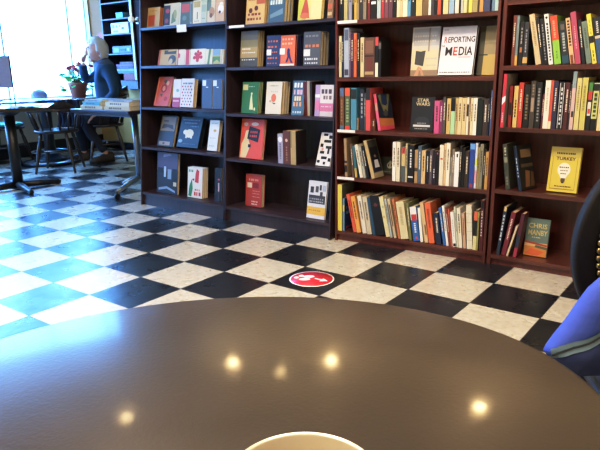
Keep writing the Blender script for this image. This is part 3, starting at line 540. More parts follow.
face_row(2, 1, [
 ('olive cream book with white lettering', 240, 257, 241.4, 32, .02, 3, '#8c8354', [('r',0,.75,1,1,'#6c6a60'),('r',0,.25,1,.55,'#a8945c'),('r',0,0,1,.25,'#57544a'),('d',.1,.48,.6,.52,5,'#d8d2c0'),('d',.1,.38,.9,.41,7,'#d8d2c0'),('d',.1,.18,.9,.21,6,'#e0dcd0')], dict(short='olive cream book')),
 ('blue book with orange lettering', 266, 279, 267, 36, .012, 2, '#34406c', [('d',.1,.78,.9,.84,4,'#c86c44'),('d',.1,.6,.9,.66,3,'#c86c44'),('r',.02,.36,.38,.55,'#e2e2dc'),('d',.4,.44,.9,.48,3,'#c86c44'),('d',.1,.24,.9,.3,4,'#c86c44'),('d',.1,.08,.9,.12,4,'#c86c44')], dict(short='orange lettered blue book')),
 ('orange book with dark blue dancing figure', 279.3, 294.4, 280.4, 36, .018, 4, '#e0703a', [('r',0,0,.06,1,'#3c3c84'),('d',.15,.7,.9,.76,4,'#f0b08c'),('d',.15,.84,.9,.9,4,'#f0b08c'),('r',.0,.38,.34,.58,'#e2e2dc'),('e',.58,.5,.09,.12,'#2e2c74'),('p',[(.48,.46),(.66,.46),(.78,.2),(.9,.1),(.74,.1),(.62,.28),(.52,.12),(.4,.12),(.52,.3)],'#2e2c74'),('r',.02,.01,.98,.07,'#e8d8c8')], dict(short='orange dancer book', pages='#23264a', cc='#2a2c5c')),
 ('grey book with orange and white lettering', 303, 320, 304, 32.5, .028, 3, '#5a5d66', [('d',.1,.84,.9,.9,4,'#84868c'),('d',.1,.54,.95,.62,4,'#c87c4c'),('r',.02,.28,.4,.48,'#dcdcd6'),('d',.1,.16,.9,.22,6,'#d4d4d4'),('d',.1,.05,.9,.09,6,'#d4d4d4')], dict(short='grey lettered book'))])
face_row(2, 2, [
 ('green book with cream walking figure', 241, 257, 243, 82.4, .014, 3, '#2f7a35', [('p',[(.5,.12),(.74,.12),(.66,.42),(.62,.6),(.56,.6),(.52,.4)],'#d8d29c'),('e',.6,.63,.05,.06,'#d8d29c'),('r',.04,.74,.36,.92,'#c8c27c'),('d',.4,.84,.8,.87,4,'#a4c49c'),('e',.82,.14,.05,.08,'#d8d29c')], dict(short='green figure book')),
 ('cream book with orange emblem', 265, 280.5, 267, 82.4, .026, 3, '#ddd2b8', [('e',.5,.5,.16,.2,'#dc7448'),('d',.2,.86,.8,.89,6,'#a89c84'),('d',.3,.68,.8,.7,4,'#b8ac94'),('e',.3,.4,.08,.06,'#c8a484'),('p',[(.38,.36),(.66,.34),(.56,.3)],'#4c4c4c')], dict(short='cream emblem book')),
 ('slate blue book with white and peach lettering', 291, 302.6, 293.6, 81, .012, 1, '#4a7490', [('d',.12,.8,.9,.94,3,'#eceae6'),('d',.12,.6,.9,.74,3,'#d8b0c4'),('d',.2,.42,.8,.55,3,'#e8cc9c'),('d',.12,.26,.9,.38,3,'#e09c6c'),('d',.12,.06,.9,.12,4,'#b8ccd8')], N),
 ('narrow pink and lavender book', 314.4, 319, 315.8, 85, .012, 1, '#b29ac0', [('r',0,.2,1,.5,'#d87ca4'),('r',0,.6,1,.7,'#e6e2e6')], dict(d=.05)),
 ('white and pink book with dark lettering', 319.4, 332.6, 320.6, 85, .014, 1, '#d9cfcf', [('r',0,.16,1,.42,'#cc7a9c'),('d',.1,.72,.9,.86,3,'#5c4c54'),('d',.25,.54,.9,.66,3,'#7c6c70'),('d',.1,.3,.9,.32,5,'#ecdce0'),('r',0,0,1,.14,'#c8bcc0')], N)])
spine_row(2, 2, [('dark red book', 303.6, 307, 82, '#6c1c26', dict(sb=.07, plain=1)), ('cream grey book', 307.2, 309.8, 81, '#b4a890', dict(sb=.07, plain=1)), ('narrow dark brown book', 310, 312, 82, '#33241f', dict(sb=.07, plain=1))])
face_row(2, 3, [('orange red book with raised hand holding black sign', 239, 261.5, 242.4, 119, .02, 1, '#dc4c26', [('p',[(.05,.02),(.3,.02),(.46,.32),(.34,.5),(.16,.5),(.06,.36)],'#dcc694'),('p',[(.16,.48),(.3,.5),(.36,.72),(.22,.7)],'#dcc694'),('p',[(.3,.5),(.78,.42),(.84,.74),(.36,.82)],'#1c1a1a'),('r',.36,.28,.48,.36,'#1c1a1a'),('d',.42,.64,.76,.7,4,'#cc4024'),('d',.4,.54,.74,.6,4,'#cc4024'),('e',.2,.86,.1,.06,'#d8b4a0'),('e',.6,.87,.16,.06,'#d8c4b0')], dict(short='raised hand book')),
 ('white book with black crossword pattern', 315.5, 329.4, 322, 133, .012, 1, '#e2dede', [('r',.2,.9,.5,.97,'#1a1a1c'),('r',.6,.82,.9,.92,'#1a1a1c'),('r',.3,.7,.8,.78,'#1a1a1c'),('r',.1,.56,.3,.66,'#1a1a1c'),('r',.5,.52,.9,.6,'#1a1a1c'),('r',.66,.36,.8,.56,'#1a1a1c'),('r',.15,.36,.45,.44,'#1a1a1c'),('r',.3,.2,.7,.28,'#1a1a1c'),('r',.8,.14,.98,.24,'#1a1a1c'),('r',.05,.08,.25,.16,'#1a1a1c'),('r',.5,.04,.66,.12,'#1a1a1c'),('e',.3,.5,.08,.1,'#d8a49c')], dict(short='crossword book'))])
spine_row(2, 3, [('lavender white spined book', 277.8, 283, 134, '#a8a4b8', dict(s=[('e',.5,.82,.42,.42,'#e0e0e8'),('d',.35,.15,.65,.7,7,'#7c7c94')], label='lavender white spined book standing mid-shelf, fourth shelf, second bookcase')), ('brown red spined book', 283.4, 290, 131, '#6e3c30', dict(s=[('e',.5,.72,.2,.2,'#d8b49c'),('d',.4,.1,.6,.55,6,'#a87c64')])), ('tan gold spined book', 290.4, 296, 131, '#b39c64', dict(plain=1, w=.11, s=[('r',0,.5,.25,1,'#8c7c50')], f=[('r',0,0,1,1,'#261d20')]))])
face_row(2, 4, [('red book with pale square and lettering', 245.4, 261, 246.2, 174, .034, 1, '#b8382e', [('r',.1,.58,.4,.74,'#dcc8b4'),('r',.45,.58,.82,.74,'#8c1c20'),('d',.2,.8,.85,.86,5,'#dc9a84'),('d',.45,.48,.9,.5,5,'#dca08c'),('d',.45,.4,.9,.42,5,'#dca08c'),('d',.45,.3,.9,.32,5,'#dca08c'),('d',.4,.14,.8,.18,4,'#e8d0c0'),('d',.4,.06,.8,.1,4,'#e8d0c0')], dict(d=.09)),
 ('white book with photo grid and yellow band', 306.2, 324.2, 309.4, 180.4, .014, 1, '#d4d2d6', [('r',.0,.1,1,.31,'#dcae24'),('d',.1,.2,.8,.23,6,'#b88a10'),('r',.06,.4,.95,.62,'#45464c'),('d',.1,.5,.9,.54,7,'#9c9ca0'),('d',.1,.43,.9,.47,7,'#a8a8ac'),('r',.12,.68,.3,.84,'#3c3c42'),('r',.4,.7,.56,.86,'#54545c'),('r',.62,.76,.72,.9,'#3c3c42'),('r',.78,.74,.96,.9,'#a8b4c4'),('r',.66,.62,.8,.72,'#4c4c52')], dict(d=.05))])

# ---- bookcase 1, facing out
face_row(1, 0, [('tan book with orange square', 144.4, 159, 148.4, 9, .035, 1, '#cdb07c', [('r',.08,.05,.62,.6,'#c8593c'),('d',.2,.8,.8,.84,5,'#a88c58')], dict(pages='#b8704a')),
 ('cream book with dark red and green painting', 163.4, 178.6, 164.4, 4.5, .014, 1, '#d0c59a', [('r',.0,.05,.42,.92,'#3c3026'),('e',.25,.68,.14,.1,'#b43c34'),('e',.2,.25,.12,.1,'#a8442c'),('p',[(.5,.1),(.8,.2),(.7,.7),(.55,.5)],'#7c8c5c'),('e',.75,.5,.1,.2,'#a8a468')], dict(d=.07)),
 ('grey green book with red square', 179, 189.4, 180, 3.2, .014, 1, '#5c6c5a', [('r',.2,.55,.95,.92,'#c45a4c'),('r',0,0,.12,1,'#d8d2bc'),('e',.5,.3,.2,.15,'#7c8c78')], N), ('slim grey green book', 189.6, 192.4, 190.2, 2, .012, 1, '#8c978c', [('r',.2,.1,.8,.9,'#6c7c74')], N), ('cream book with tan letters', 192.8, 200.8, 193.4, 1, .014, 1, '#d9d2b4', [('r',.1,.7,.9,.95,'#b4a05c'),('r',.5,.2,.58,.5,'#3c3a34'),('d',.2,.1,.8,.14,3,'#8c8468')], N), ('pale sage book', 201, 206.6, 201.4, .5, .014, 1, '#b8c0a8', [('d',.2,.2,.8,.24,3,'#7c8870'),('r',.1,.5,.9,.8,'#a0ac94')], N),
 ('cream book with tan animal picture', 207, 214.8, 207.6, -1, .014, 1, '#cfc0a0', [('r',0,.5,.5,1,'#6c8470'),('e',.6,.45,.35,.4,'#b48c5c'),('e',.5,.3,.2,.2,'#7c5c3c')], N), ('cream book with white dog picture', 215.2, 224, 215.8, -1.5, .014, 1, '#c8a884', [('e',.6,.55,.32,.34,'#e6e4dc'),('e',.5,.42,.12,.12,'#3a3632'),('e',.66,.75,.2,.14,'#dedcd2')], N)], delta=.06)
face_row(1, 1, [('tan book with grey cat', 157.6, 175.4, 160, 50.5, .012, 1, '#c8a868', [('r',0,0,.1,1,'#c4602c'),('p',[(.3,.7),(.3,.95),(.5,.95),(.5,.85),(.95,.9),(.95,.7)],'#585a50'),('e',.78,.36,.2,.16,'#585a54'),('e',.72,.24,.1,.1,'#c8b080')], N), ('cream book with red stripe', 176.2, 184, 177.4, 50, .012, 1, '#dccaa8', [('r',.1,.0,.22,1,'#b8482c'),('e',.3,.6,.15,.2,'#c85a44')], N), ('cream book with wide red band', 184.4, 189.6, 185.2, 50, .012, 1, '#d8cbb0', [('r',.2,.0,.85,1,'#c83830')], N),
 ('cream book with red flower', 190, 204.6, 191, 49.5, .012, 1, '#e0d8c0', [('e',.5,.5,.16,.16,'#c42c2c'),('e',.36,.68,.1,.08,'#c42c2c'),('e',.68,.7,.1,.08,'#c42c2c'),('e',.28,.44,.1,.08,'#c42c2c'),('e',.74,.46,.1,.08,'#c42c2c'),('e',.5,.26,.1,.08,'#c42c2c'),('e',.52,.82,.08,.08,'#c42c2c')], N), ('cream book with green stripe', 205, 212, 205.8, 49.5, .012, 1, '#d9d2b0', [('p',[(.3,0),(.6,0),(.8,1),(.5,1)],'#6c8c54')], N), ('yellow, blue and green picture book', 212.6, 219.8, 213.2, 49.5, .012, 1, '#b8b05c', [('r',0,.6,1,1,'#84a4bc'),('p',[(0,.1),(.6,.3),(1,.1),(1,.5),(0,.5)],'#5c8c3c')], N), ('slim cream book', 220, 223.2, 220.6, 49.5, .012, 1, '#d8ceac', [('p',[(.1,0),(.5,0),(.8,1),(.4,1)],'#b4b89c')], N)], delta=.06)
face_row(1, 2, [('orange red book with leaf pattern', 153.4, 168, 159.6, 78, .024, 1, '#d2583a', [('e',.5,.6,.2,.2,'#a82c24'),('e',.5,.6,.1,.12,'#dc8c5c'),('p',[(.4,.86),(.6,.9),(.66,.78),(.5,.76)],'#4c5c2c'),('p',[(.3,.4),(.5,.42),(.44,.3)],'#4c5c2c'),('e',.74,.25,.12,.1,'#b8342c'),('e',.7,.78,.1,.1,'#e0a878'),('r',.06,.04,.1,.96,'#e8a080')], N), ('white and red patterned book', 172, 179.6, 174, 79.5, .012, 1, '#dcd0cc', [('r',0,0,1,.35,'#b43848'),('e',.6,.6,.2,.14,'#8cac9c'),('d',.1,.2,.9,.26,3,'#e4a4a8')], N), ('white book with red and blue sprinkles', 180, 192.6, 182.2, 79.5, .034, 1, '#ddd6d4', [('e',(.13+.21*(i % 4)+.08*((i//4) % 2)), .09+.105*(i//4), .05, .05, ['#b83c40','#4c6484','#c86c5c','#7c8ca4'][(i*7) % 4]) for i in range(32)]+[('d',.3,.8,.8,.86,4,'#8c9cb4')], N),
 ('slate blue book with white sticker', 201.6, 211.6, 202.2, 79, .014, 1, '#475c78', [('r',.05,.76,.4,.95,'#dce0e6'),('r',.4,.7,.62,.73,'#dce0e6')], dict(label='slate blue book with white sticker beside sprinkled white book, third shelf, leftmost bookcase')), ('slate blue book with white sticker', 212.4, 221.8, 212.9, 79, .014, 1, '#475c78', [('r',.05,.76,.42,.95,'#dce0e6'),('r',.4,.7,.62,.73,'#dce0e6')], dict(label='slate blue book with white sticker at the right end, third shelf, leftmost bookcase'))], delta=.06)
face_row(1, 3, [('black and tan book with map drawing', 157, 172.4, 162.4, 116, .02, 1, '#2e2924', [('r',.05,.5,.95,.95,'#8a7656'),('p',[(.1,.56),(.5,.62),(.9,.55),(.8,.7),(.2,.72)],'#3c342a'),('r',.2,.8,.5,.84,'#3c342a'),('r',.1,.04,.8,.16,'#a48c68'),('e',.4,.1,.08,.05,'#4c3c2c')], N), ('navy book with cream bear drawing', 176.4, 197.4, 182.6, 118.5, .04, 1, '#22384c', [('e',.5,.46,.2,.14,'#d8cfb0'),('e',.3,.5,.1,.08,'#d8cfb0'),('r',.34,.3,.42,.42,'#d8cfb0'),('r',.58,.3,.66,.42,'#d8cfb0'),('e',.14,.2,.1,.06,'#8ca4ac'),('d',.1,.88,.9,.92,12,'#6c889c'),('d',.2,.78,.8,.82,9,'#6c889c'),('d',.5,.68,.9,.71,6,'#6c889c'),('d',.3,.1,.9,.13,7,'#4c6c84')], dict(pages='#141a22')), ('white book with yellow emblem', 207, 216.6, 210.6, 121, .03, 1, '#d8d8d4', [('e',.6,.66,.16,.1,'#c8a848'),('d',.2,.88,.8,.91,4,'#a8a8a0'),('d',.2,.4,.8,.43,4,'#b0b0a8'),('d',.2,.14,.7,.17,3,'#9c9c98')], N)], delta=.07)
face_row(1, 4, [('dark glossy book with city photo', 156.6, 177, 157.8, 152, .022, 1, '#2a2c38', [('r',0,.55,1,1,'#55506c'),('r',.04,.5,.3,.62,'#1c1e28'),('r',.34,.4,.44,.66,'#b8c4d4'),('r',.52,.36,.7,.6,'#8ca0b4'),('r',.74,.2,.98,.62,'#141620'),('p',[(.1,.06),(.5,.12),(.9,.04),(.9,.09),(.5,.18),(.1,.12)],'#8ca4bc'),('p',[(.3,.88),(.7,.94),(.6,.98),(.3,.95)],'#8c84a0'),('r',.8,.2,.96,.3,'#c8b48c')], dict(d=.06)), ('white book with green and red lettering', 187.4, 202, 188, 167, .018, 3, '#ddd8cc', [('p',[(.06,.06),(.26,.02),(.36,.3),(.3,.62),(.14,.4)],'#2c8c54'),('p',[(.5,.52),(.74,.5),(.78,.9),(.62,.96),(.54,.8)],'#cc2f34'),('d',.08,.84,.4,.92,3,'#4c9c6c'),('d',.46,.08,.92,.2,3,'#cc2f34'),('d',.5,.24,.9,.3,3,'#d86c64'),('e',.4,.6,.07,.05,'#cc2f34')], dict(d=.07, short='green and red lettered book')), ('black book with red figure', 214.6, 221.2, 215, 168, .012, 1, '#1c1c24', [('e',.6,.66,.2,.1,'#c8444c'),('r',.5,.3,.7,.56,'#c8a8a8'),('p',[(.5,.0),(.7,.0),(.66,.3),(.54,.3)],'#4c3c44')], dict(d=.08))])
LE = (12, 10, 3.5, 9, 12)

# ------------------------------------------------------------------ round cafe table with cup, in the foreground
TZ = 2.43*T
def tabletop_mat():
    m = bpy.data.materials.new('dark_lacquered_top'); m.use_nodes = True; nt = m.node_tree; b = nt.nodes['Principled BSDF']; L = nt.links.new
    tc = nt.nodes.new('ShaderNodeTexCoord')
    n = nt.nodes.new('ShaderNodeTexNoise'); n.inputs['Scale'].default_value = 9; n.inputs['Detail'].default_value = 5; L(tc.outputs['Object'], n.inputs['Vector'])
    n2 = nt.nodes.new('ShaderNodeTexNoise'); n2.inputs['Scale'].default_value = 260; n2.inputs['Detail'].default_value = 2; L(tc.outputs['Object'], n2.inputs['Vector'])
    r = nt.nodes.new('ShaderNodeValToRGB'); r.color_ramp.elements[0].color = (*hexc('#332c24'), 1); r.color_ramp.elements[1].color = (*hexc('#423930'), 1); L(n.outputs['Fac'], r.inputs['Fac']); L(r.outputs['Color'], b.inputs['Base Color'])
    mr = nt.nodes.new('ShaderNodeMapRange'); mr.inputs['To Min'].default_value = .27; mr.inputs['To Max'].default_value = .36; L(n.outputs['Fac'], mr.inputs['Value']); L(mr.outputs[0], b.inputs['Roughness'])
    bp = nt.nodes.new('ShaderNodeBump'); bp.inputs['Strength'].default_value = .10; bp.inputs['Distance'].default_value = .002; L(n2.outputs['Fac'], bp.inputs['Height']); L(bp.outputs['Normal'], b.inputs['Normal'])
    b.inputs['Specular IOR Level'].default_value = .2; b.inputs['Coat Weight'].default_value = .2; b.inputs['Coat Roughness'].default_value = .105
    return m
BLACKM = mat('black_metal', '#141519', rough=.4, metal=.0, spec=.6)
tm = Matrix.Translation(Vector((5.898, -5.981, 0))*T) @ Matrix.Rotation(.733, 4, 'Z')
tbl = empty('cafe_table', 'round dark brown lacquered cafe table in the foreground with a cup on it', 'table', tm)
bm = BM(); th = .03
prof = [(0, TZ-th), (.955, TZ-th), (.985, TZ-th+.004), (1.0, TZ-th*.6), (1.0, TZ-.009), (.994, TZ-.004), (.984, TZ-.001), (.972, TZ), (0, TZ)]
lathe(bm, prof, 128)
for v in bm.verts: v.co.x *= 1.148*T; v.co.y *= .911*T
bmesh.ops.remove_doubles(bm, verts=bm.verts, dist=1e-6)
obj('tabletop', bm, tabletop_mat(), tbl)
bm = BM(); lathe(bm, [(.0, .045), (.04, .045), (.038, TZ-th-.02), (.09, TZ-th-.012), (.09, TZ-th), (0, TZ-th)], 24); obj('column', bm, BLACKM, tbl)
bm = BM()
for k in range(4):
    a = k*math.pi/2+.78; d = Vector((math.cos(a), math.sin(a), 0)); tube(bm, [d*.02+Z*.05, d*.15+Z*.045, d*.27+Z*.02], [.026, .022, .016], 10)
obj('foot_base', bm, BLACKM, tbl)
CER = mat('cream_ceramic', '#b4ac98', rough=.18, spec=.6, var=.03, coat=.5)
cup = empty('cup', 'cream ceramic cup on the round foreground table, rim cut by the photo edge', 'cup', Matrix.Translation(Vector((6.5176*T, -6.4068*T, TZ+.0003))))
bm = BM(); R = .1329*T; H = .0917
lathe(bm, [(0, .0), (R*.55, 0), (R*.58, .004), (R*.80, .025), (R*.95, .055), (R, H-.002), (R*.985, H), (R*.955, H-.002), (R*.90, .055), (R*.74, .026), (R*.5, .010), (0, .008)], 64)
obj('bowl', bm, CER, cup, smooth=True)
bm = BM()
hd = (-RH*.75 - FH*.66).normalized()
pts = [hd*(R*.96)+Z*.072, hd*(R+.016)+Z*.076, hd*(R+.026)+Z*.058, hd*(R+.018)+Z*.036, hd*(R*.86)+Z*.032]
tube(bm, pts, .0048, 10); obj('handle', bm, CER, cup, smooth=True)
bm = BM(); lathe(bm, [(0, .050), (R*.875, .050), (R*.875, .0505), (0, .0505)], 40); obj('coffee', bm, mat('milky_coffee', '#b59a72', rough=.2), cup)

# ------------------------------------------------------------------ floor sticker
st = empty('floor_sticker', 'round red floor sticker with white footprints and arrow on a black tile', 'sticker', Matrix.Translation(Vector((1.468, .545, 0))*T))
RED = mat('sticker_red', '#cf2f45', rough=.35, var=.05); WHT = mat('sticker_white', '#ece8e6', rough=.35, var=.03)
R = .373*T
bm = BM(); lathe(bm, [(0, .0006), (R*.93, .0006), (R*.93, .0012), (0, .0012)], 56); obj('red_disc', bm, RED, st)
bm = BM(); lathe(bm, [(R*.9, .0004), (R, .0004), (R, .0011), (R*.9, .0011)], 56); obj('white_ring', bm, WHT, st)
def flat(name, polys, parent, m, z=.0014):
    bm = BM()
    for p in polys: bm.faces.new([bm.verts.new((x, y, z)) for x, y in p])
    return obj(name, bm, m, parent)
# image-right on the floor is RH, image-down is -FH : marks read along RH
def sxy(u, v): d = RH*u*R - FH*v*R; return d.x, d.y
def ell(cu, cv, ru, rv, n=16): return [sxy(cu+ru*math.cos(2*math.pi*i/n), cv+rv*math.sin(2*math.pi*i/n)) for i in range(n)]
flat('footprint', [ell(-.12, -.30, .26, .17)], st, WHT); flat('footprint', [ell(-.46, -.42, .12, .14)], st, WHT, .00142)
flat('footprint', [ell(-.32, .04, .26, .17)], st, WHT); flat('footprint', [ell(-.68, -.20, .12, .14)], st, WHT, .00142)
flat('arrow', [[sxy(.12, .02), sxy(.16, -.08), sxy(.44, .1), sxy(.40, .22)], [sxy(.30, .36), sxy(.52, -.02), sxy(.70, .34)]], st, WHT)

# ------------------------------------------------------------------ oval-back chair and the blue bag on it
def vplane(D):   # vertical plane facing the camera at horizontal distance D (tiles)
    o = CAM + FH*D*T
    return lambda px, py: hit(px, py, o, FH)
BLK = mat('black_lacquer', '#16110e', rough=.6, spec=.3)
LEA = mat('dark_leather', '#211c19', rough=.5, bump=.2, scale=120)
BRS = mat('antique_brass', '#b09a6c', rough=.28, metal=1)
Pc = vplane(4.0)(668.5, 246)
cm = Matrix(((RH.x, FH.x, 0, Pc.x), (RH.y, FH.y, 0, Pc.y), (0, 0, 1, 0), (0, 0, 0, 1)))   # local x right, y away from camera
ch = empty('dining_chair', 'black oval-back chair with brass nailhead trim beside the foreground table, partly out of frame', 'chair', cm)
zc = Pc.z; A, B_ = .205, .232
def oval(a, b_, z0, n=64, y=0): return [Vector((a*math.cos(2*math.pi*i/n), y, z0+b_*math.sin(2*math.pi*i/n))) for i in range(n)]
bm = BM(); n = 72
prof = [(0, -.012), (.003, -.019), (.008, -.021), (.040, -.020), (.046, -.017), (.048, -.010), (.048, .012), (.02, .018), (.004, .012)]
rings = []
for i in range(n):
    a = 2*math.pi*i/n; ring = []
    for d, y in prof: ring.append(bm.verts.new(((A-d)*math.cos(a), y, zc+(B_-d)*math.sin(a))))
    rings.append(ring)
for i in range(n):
    for j in range(len(prof)):
        f = bm.faces.new((rings[i][j], rings[(i+1) % n][j], rings[(i+1) % n][(j+1) % len(prof)], rings[i][(j+1) % len(prof)])); f.smooth = True
obj('back_frame', bm, BLK, ch)
bm = BM(); rr = []
for s, y in ((1, -.010), (.93, -.022), (.7, -.032), (.35, -.038)):
    rr.append([bm.verts.new(((A-.047)*s*math.cos(2*math.pi*i/n), y, zc+(B_-.047)*s*math.sin(2*math.pi*i/n))) for i in range(n)])
for a, b2 in zip(rr, rr[1:]):
    for i in range(n): bm.faces.new((a[i], a[(i+1) % n], b2[(i+1) % n], b2[i])).smooth = True
bm.faces.new(rr[-1]); bm.faces.new([bm.verts.new(((A-.047)*math.cos(2*math.pi*i/n), .012, zc+(B_-.047)*math.sin(2*math.pi*i/n))) for i in range(n)])
obj('back_cushion', bm, LEA, ch)
nh = 70
me0 = None
for i in range(nh):
    a = 2*math.pi*i/nh
    if me0 is None:
        bm = BM(); ball(bm, (0, 0, 0), .0072, 10, sc=(1, .7, 1)); o = obj('nailhead', bm, BRS, ch, smooth=True); me0 = o.data
    else: o = link('nailhead', me0, None, ch)
    o.location = ((A-.0485)*math.cos(a), -.0235, zc+(B_-.0485)*math.sin(a))
SZ = .455
bm = BM()
seatp = [(-.20, -.02), (.20, -.02), (.235, -.25), (.225, -.42), (.12, -.455), (-.12, -.455), (-.225, -.42), (-.235, -.25)]
def prism(bm, pts, z0, z1, mi=0):
    a = [bm.verts.new((x, y, z0)) for x, y in pts]; b2 = [bm.verts.new((x, y, z1)) for x, y in pts]; m_ = len(pts)
    fs = [bm.faces.new(a[::-1]), bm.faces.new(b2)]
    for i in range(m_): fs.append(bm.faces.new((a[i], a[(i+1) % m_], b2[(i+1) % m_], b2[i])))
    for f in fs: f.material_index = mi
prism(bm, seatp, SZ-.095, SZ-.05); obj('seat_frame', bm, BLK, ch)
bm = BM(); prism(bm, [(x*.98, y*.98-.004) for x, y in seatp], SZ-.0495, SZ); bmesh.ops.bevel(bm, geom=bm.edges[:], offset=.016, segments=3, affect='EDGES'); obj('seat', bm, LEA, ch, smooth=True)
for x, y, dx, dy in ((-.19, -.40, -.02, -.02), (.19, -.40, .02, -.02), (-.16, -.04, -.02, .07), (.16, -.04, .02, .07)):
    bm = BM(); tube(bm, [(x, y, SZ-.07), (x+dx*.3, y+dy*.3, .25), (x+dx, y+dy, 0)], [.022, .019, .014], 12); obj('leg', bm, BLK, ch)
for s in (-1, 1):
    bm = BM(); tube(bm, [(s*.12, -.02, SZ-.08), (s*.125, .0, zc-B_*.72)], [.017, .016], 10); obj('back_post', bm, BLK, ch)

BLU = mat('blue_canvas', '#3c50a4', rough=.8, var=.14, scale=25, bump=.25)
NAV = mat('navy_canvas', '#27325e', rough=.8, var=.12, scale=25, bump=.25)
ZIP = mat('zip_tape_grey', '#5f7480', rough=.5); ZIPD = mat('zip_teeth_dark', '#22282c', rough=.4)
bpl = vplane(3.42); b0 = bpl(640, 340)
poly = [(543, 350), (551, 339), (563, 324), (577, 303), (588, 288), (603, 275), (622, 266), (645, 262), (680, 262), (705, 280), (716, 330), (716, 400), (690, 420), (650, 424), (610, 420), (585, 404), (562, 375)]
P2 = []
for px, py in poly:
    v = bpl(px, py)-Vector((b0.x, b0.y, 0)); P2.append((v.dot(RH), max(v.z, SZ+.004)))
bag_m = Matrix(((RH.x, FH.x, 0, b0.x), (RH.y, FH.y, 0, b0.y), (0, 0, 1, 0), (0, 0, 0, 1)))
bag = empty('backpack', 'soft blue bag with a grey zip lying on the oval-back chair seat', 'bag', bag_m)
def resample(P, n):
    L = [0]
    for a, b2 in zip(P, P[1:]+P[:1]): L.append(L[-1]+math.dist(a, b2))
    out = []; j = 0
    for i in range(n):
        s = L[-1]*i/n
        while L[j+1] < s: j += 1
        t = (s-L[j])/(L[j+1]-L[j]); a, b2 = P[j], (P+P[:1])[j+1]; out.append((a[0]+(b2[0]-a[0])*t, a[1]+(b2[1]-a[1])*t))
    return out
RP = resample(P2, 72); cxm = sum(p[0] for p in RP)/72; czm = sum(p[1] for p in RP)/72
zipline = []
for px, py in ((545, 351), (555, 345), (566, 339.5), (580, 334.5), (595, 328), (612, 321), (632, 314), (655, 309), (690, 306)):
    v = bpl(px, py)-Vector((b0.x, b0.y, 0)); zipline.append((v.dot(RH), v.z))
def zip_z(x):
    for a, b2 in zip(zipline, zipline[1:]):
        if a[0] <= x <= b2[0]: return a[1]+(b2[1]-a[1])*(x-a[0])/(b2[0]-a[0])
    return zipline[0][1] if x < zipline[0][0] else zipline[-1][1]
def bulge(x, z):
    # distance to the outline gives the swelling; long soft folds on top
    d = min(math.hypot(x-p[0], z-p[1]) for p in RP)
    q = min(1, d/.10); base = .045*math.sqrt(max(0, 1-(1-q)**2))
    fold = .012*q*noise.noise(Vector((x*9+z*7, z*5-x*4, .3)))+.008*q*noise.noise(Vector((x*22, z*24, 1.7)))
    dz = z-zip_z(x); seam = -.010*q*math.exp(-(dz/.012)**2)
    dent = -.028*q*math.exp(-(((x-(-.075))/.035)**2+((z-(czm+.03))/.06)**2))
    return base+fold+seam+dent
bm = BM(); K = 16; fr = []; bk = []
for k in range(K+1):
    s = 1-k/K*.985
    fr.append([(cxm+(x-cxm)*s, czm+(z-czm)*s) for x, z in RP])
F_ = [[bm.verts.new((x, -bulge(x, z) if k else 0, z)) for x, z in r] for k, r in enumerate(fr)]
Bk = [[bm.verts.new((x, bulge(x, z)*.9, z)) for x, z in r] if k else F_[0] for k, r in enumerate(fr)]
for S, fl in ((F_, 0), (Bk, 1)):
    for a, b2 in zip(S, S[1:]):
        for i in range(72):
            q = (a[i], a[(i+1) % 72], b2[(i+1) % 72], b2[i]); f = bm.faces.new(q if not fl else q[::-1]); f.smooth = True
            c = f.calc_center_median(); f.material_index = 1 if c.z < zip_z(c.x)-.004 else 0
    f = bm.faces.new(S[-1]); f.smooth = True
obj('bag_body', bm, [BLU, NAV], bag, smooth=True)
def strip(name, dz0, dz1, m, lift):
    bm = BM(); N_ = 60; rows = []
    for i in range(N_+1):
        x = zipline[0][0]+.004+(zipline[-1][0]-zipline[0][0]-.01)*i/N_
        rows.append([bm.verts.new((x, -bulge(x, zip_z(x)+dz)-lift, zip_z(x)+dz)) for dz in (dz0, (dz0+dz1)/2, dz1)])
    for a, b2 in zip(rows, rows[1:]):
        for j in range(2): bm.faces.new((a[j], b2[j], b2[j+1], a[j+1])).smooth = True
    return obj(name, bm, m, bag)
strip('zip_tape', -.012, .008, ZIP, .002); strip('zip_teeth', -.004, .0, ZIPD, .0035)

# ------------------------------------------------------------------ pendant lamps (their reflections show on the table)
SHD = mat('lamp_shade_metal', '#2a2724', rough=.4, metal=.6); BULB = mat('bulb_glass', '#ffe0b0', emit=((1, .78, .5), 25))
for i, (x, y, z, e, lb) in enumerate(((-1.7, 1.9, 6.8, LE[0], 'black pendant lamp over the aisle by the second bookcase'), (1.04, 2.2, 6.2, LE[1], 'lowest black pendant lamp, before the third bookcase'), (-.23, 2.0, 6.98, LE[2], 'black pendant lamp before the gap of second and third bookcases'), (-2.69, -.8, 8.3, LE[3], 'black pendant lamp high over the open floor'), (4.6, 2.07, 6.7, LE[4], 'black pendant lamp before the rightmost bookcase'))):
    p = empty('pendant_lamp', lb, 'lamp', Matrix.Translation(Vector((x, y, z))*T), 'pendant lamps')
    bm = BM(); tube(bm, [(0, 0, .085), (0, 0, Z_C-z*T)], .004, 8); obj('cord', bm, BLACKM, p)
    bm = BM(); lathe(bm, [(.095, .005), (.075, .05), (.03, .085), (.012, .09), (.012, .086), (.028, .08), (.072, .046), (.092, .004)], 28); obj('lamp_shade', bm, SHD, p)
    bm = BM(); ball(bm, (0, 0, .03), .024, 14); obj('bulb', bm, BULB, p, smooth=True)
    ld = bpy.data.lights.new('pendant_light', 'POINT'); ld.energy = e; ld.color = (1, .76, .40); ld.shadow_soft_size = .03
    lo = bpy.data.objects.new('pendant_light', ld); COL.objects.link(lo); lo.parent = p; lo.location = (0, 0, -.035)

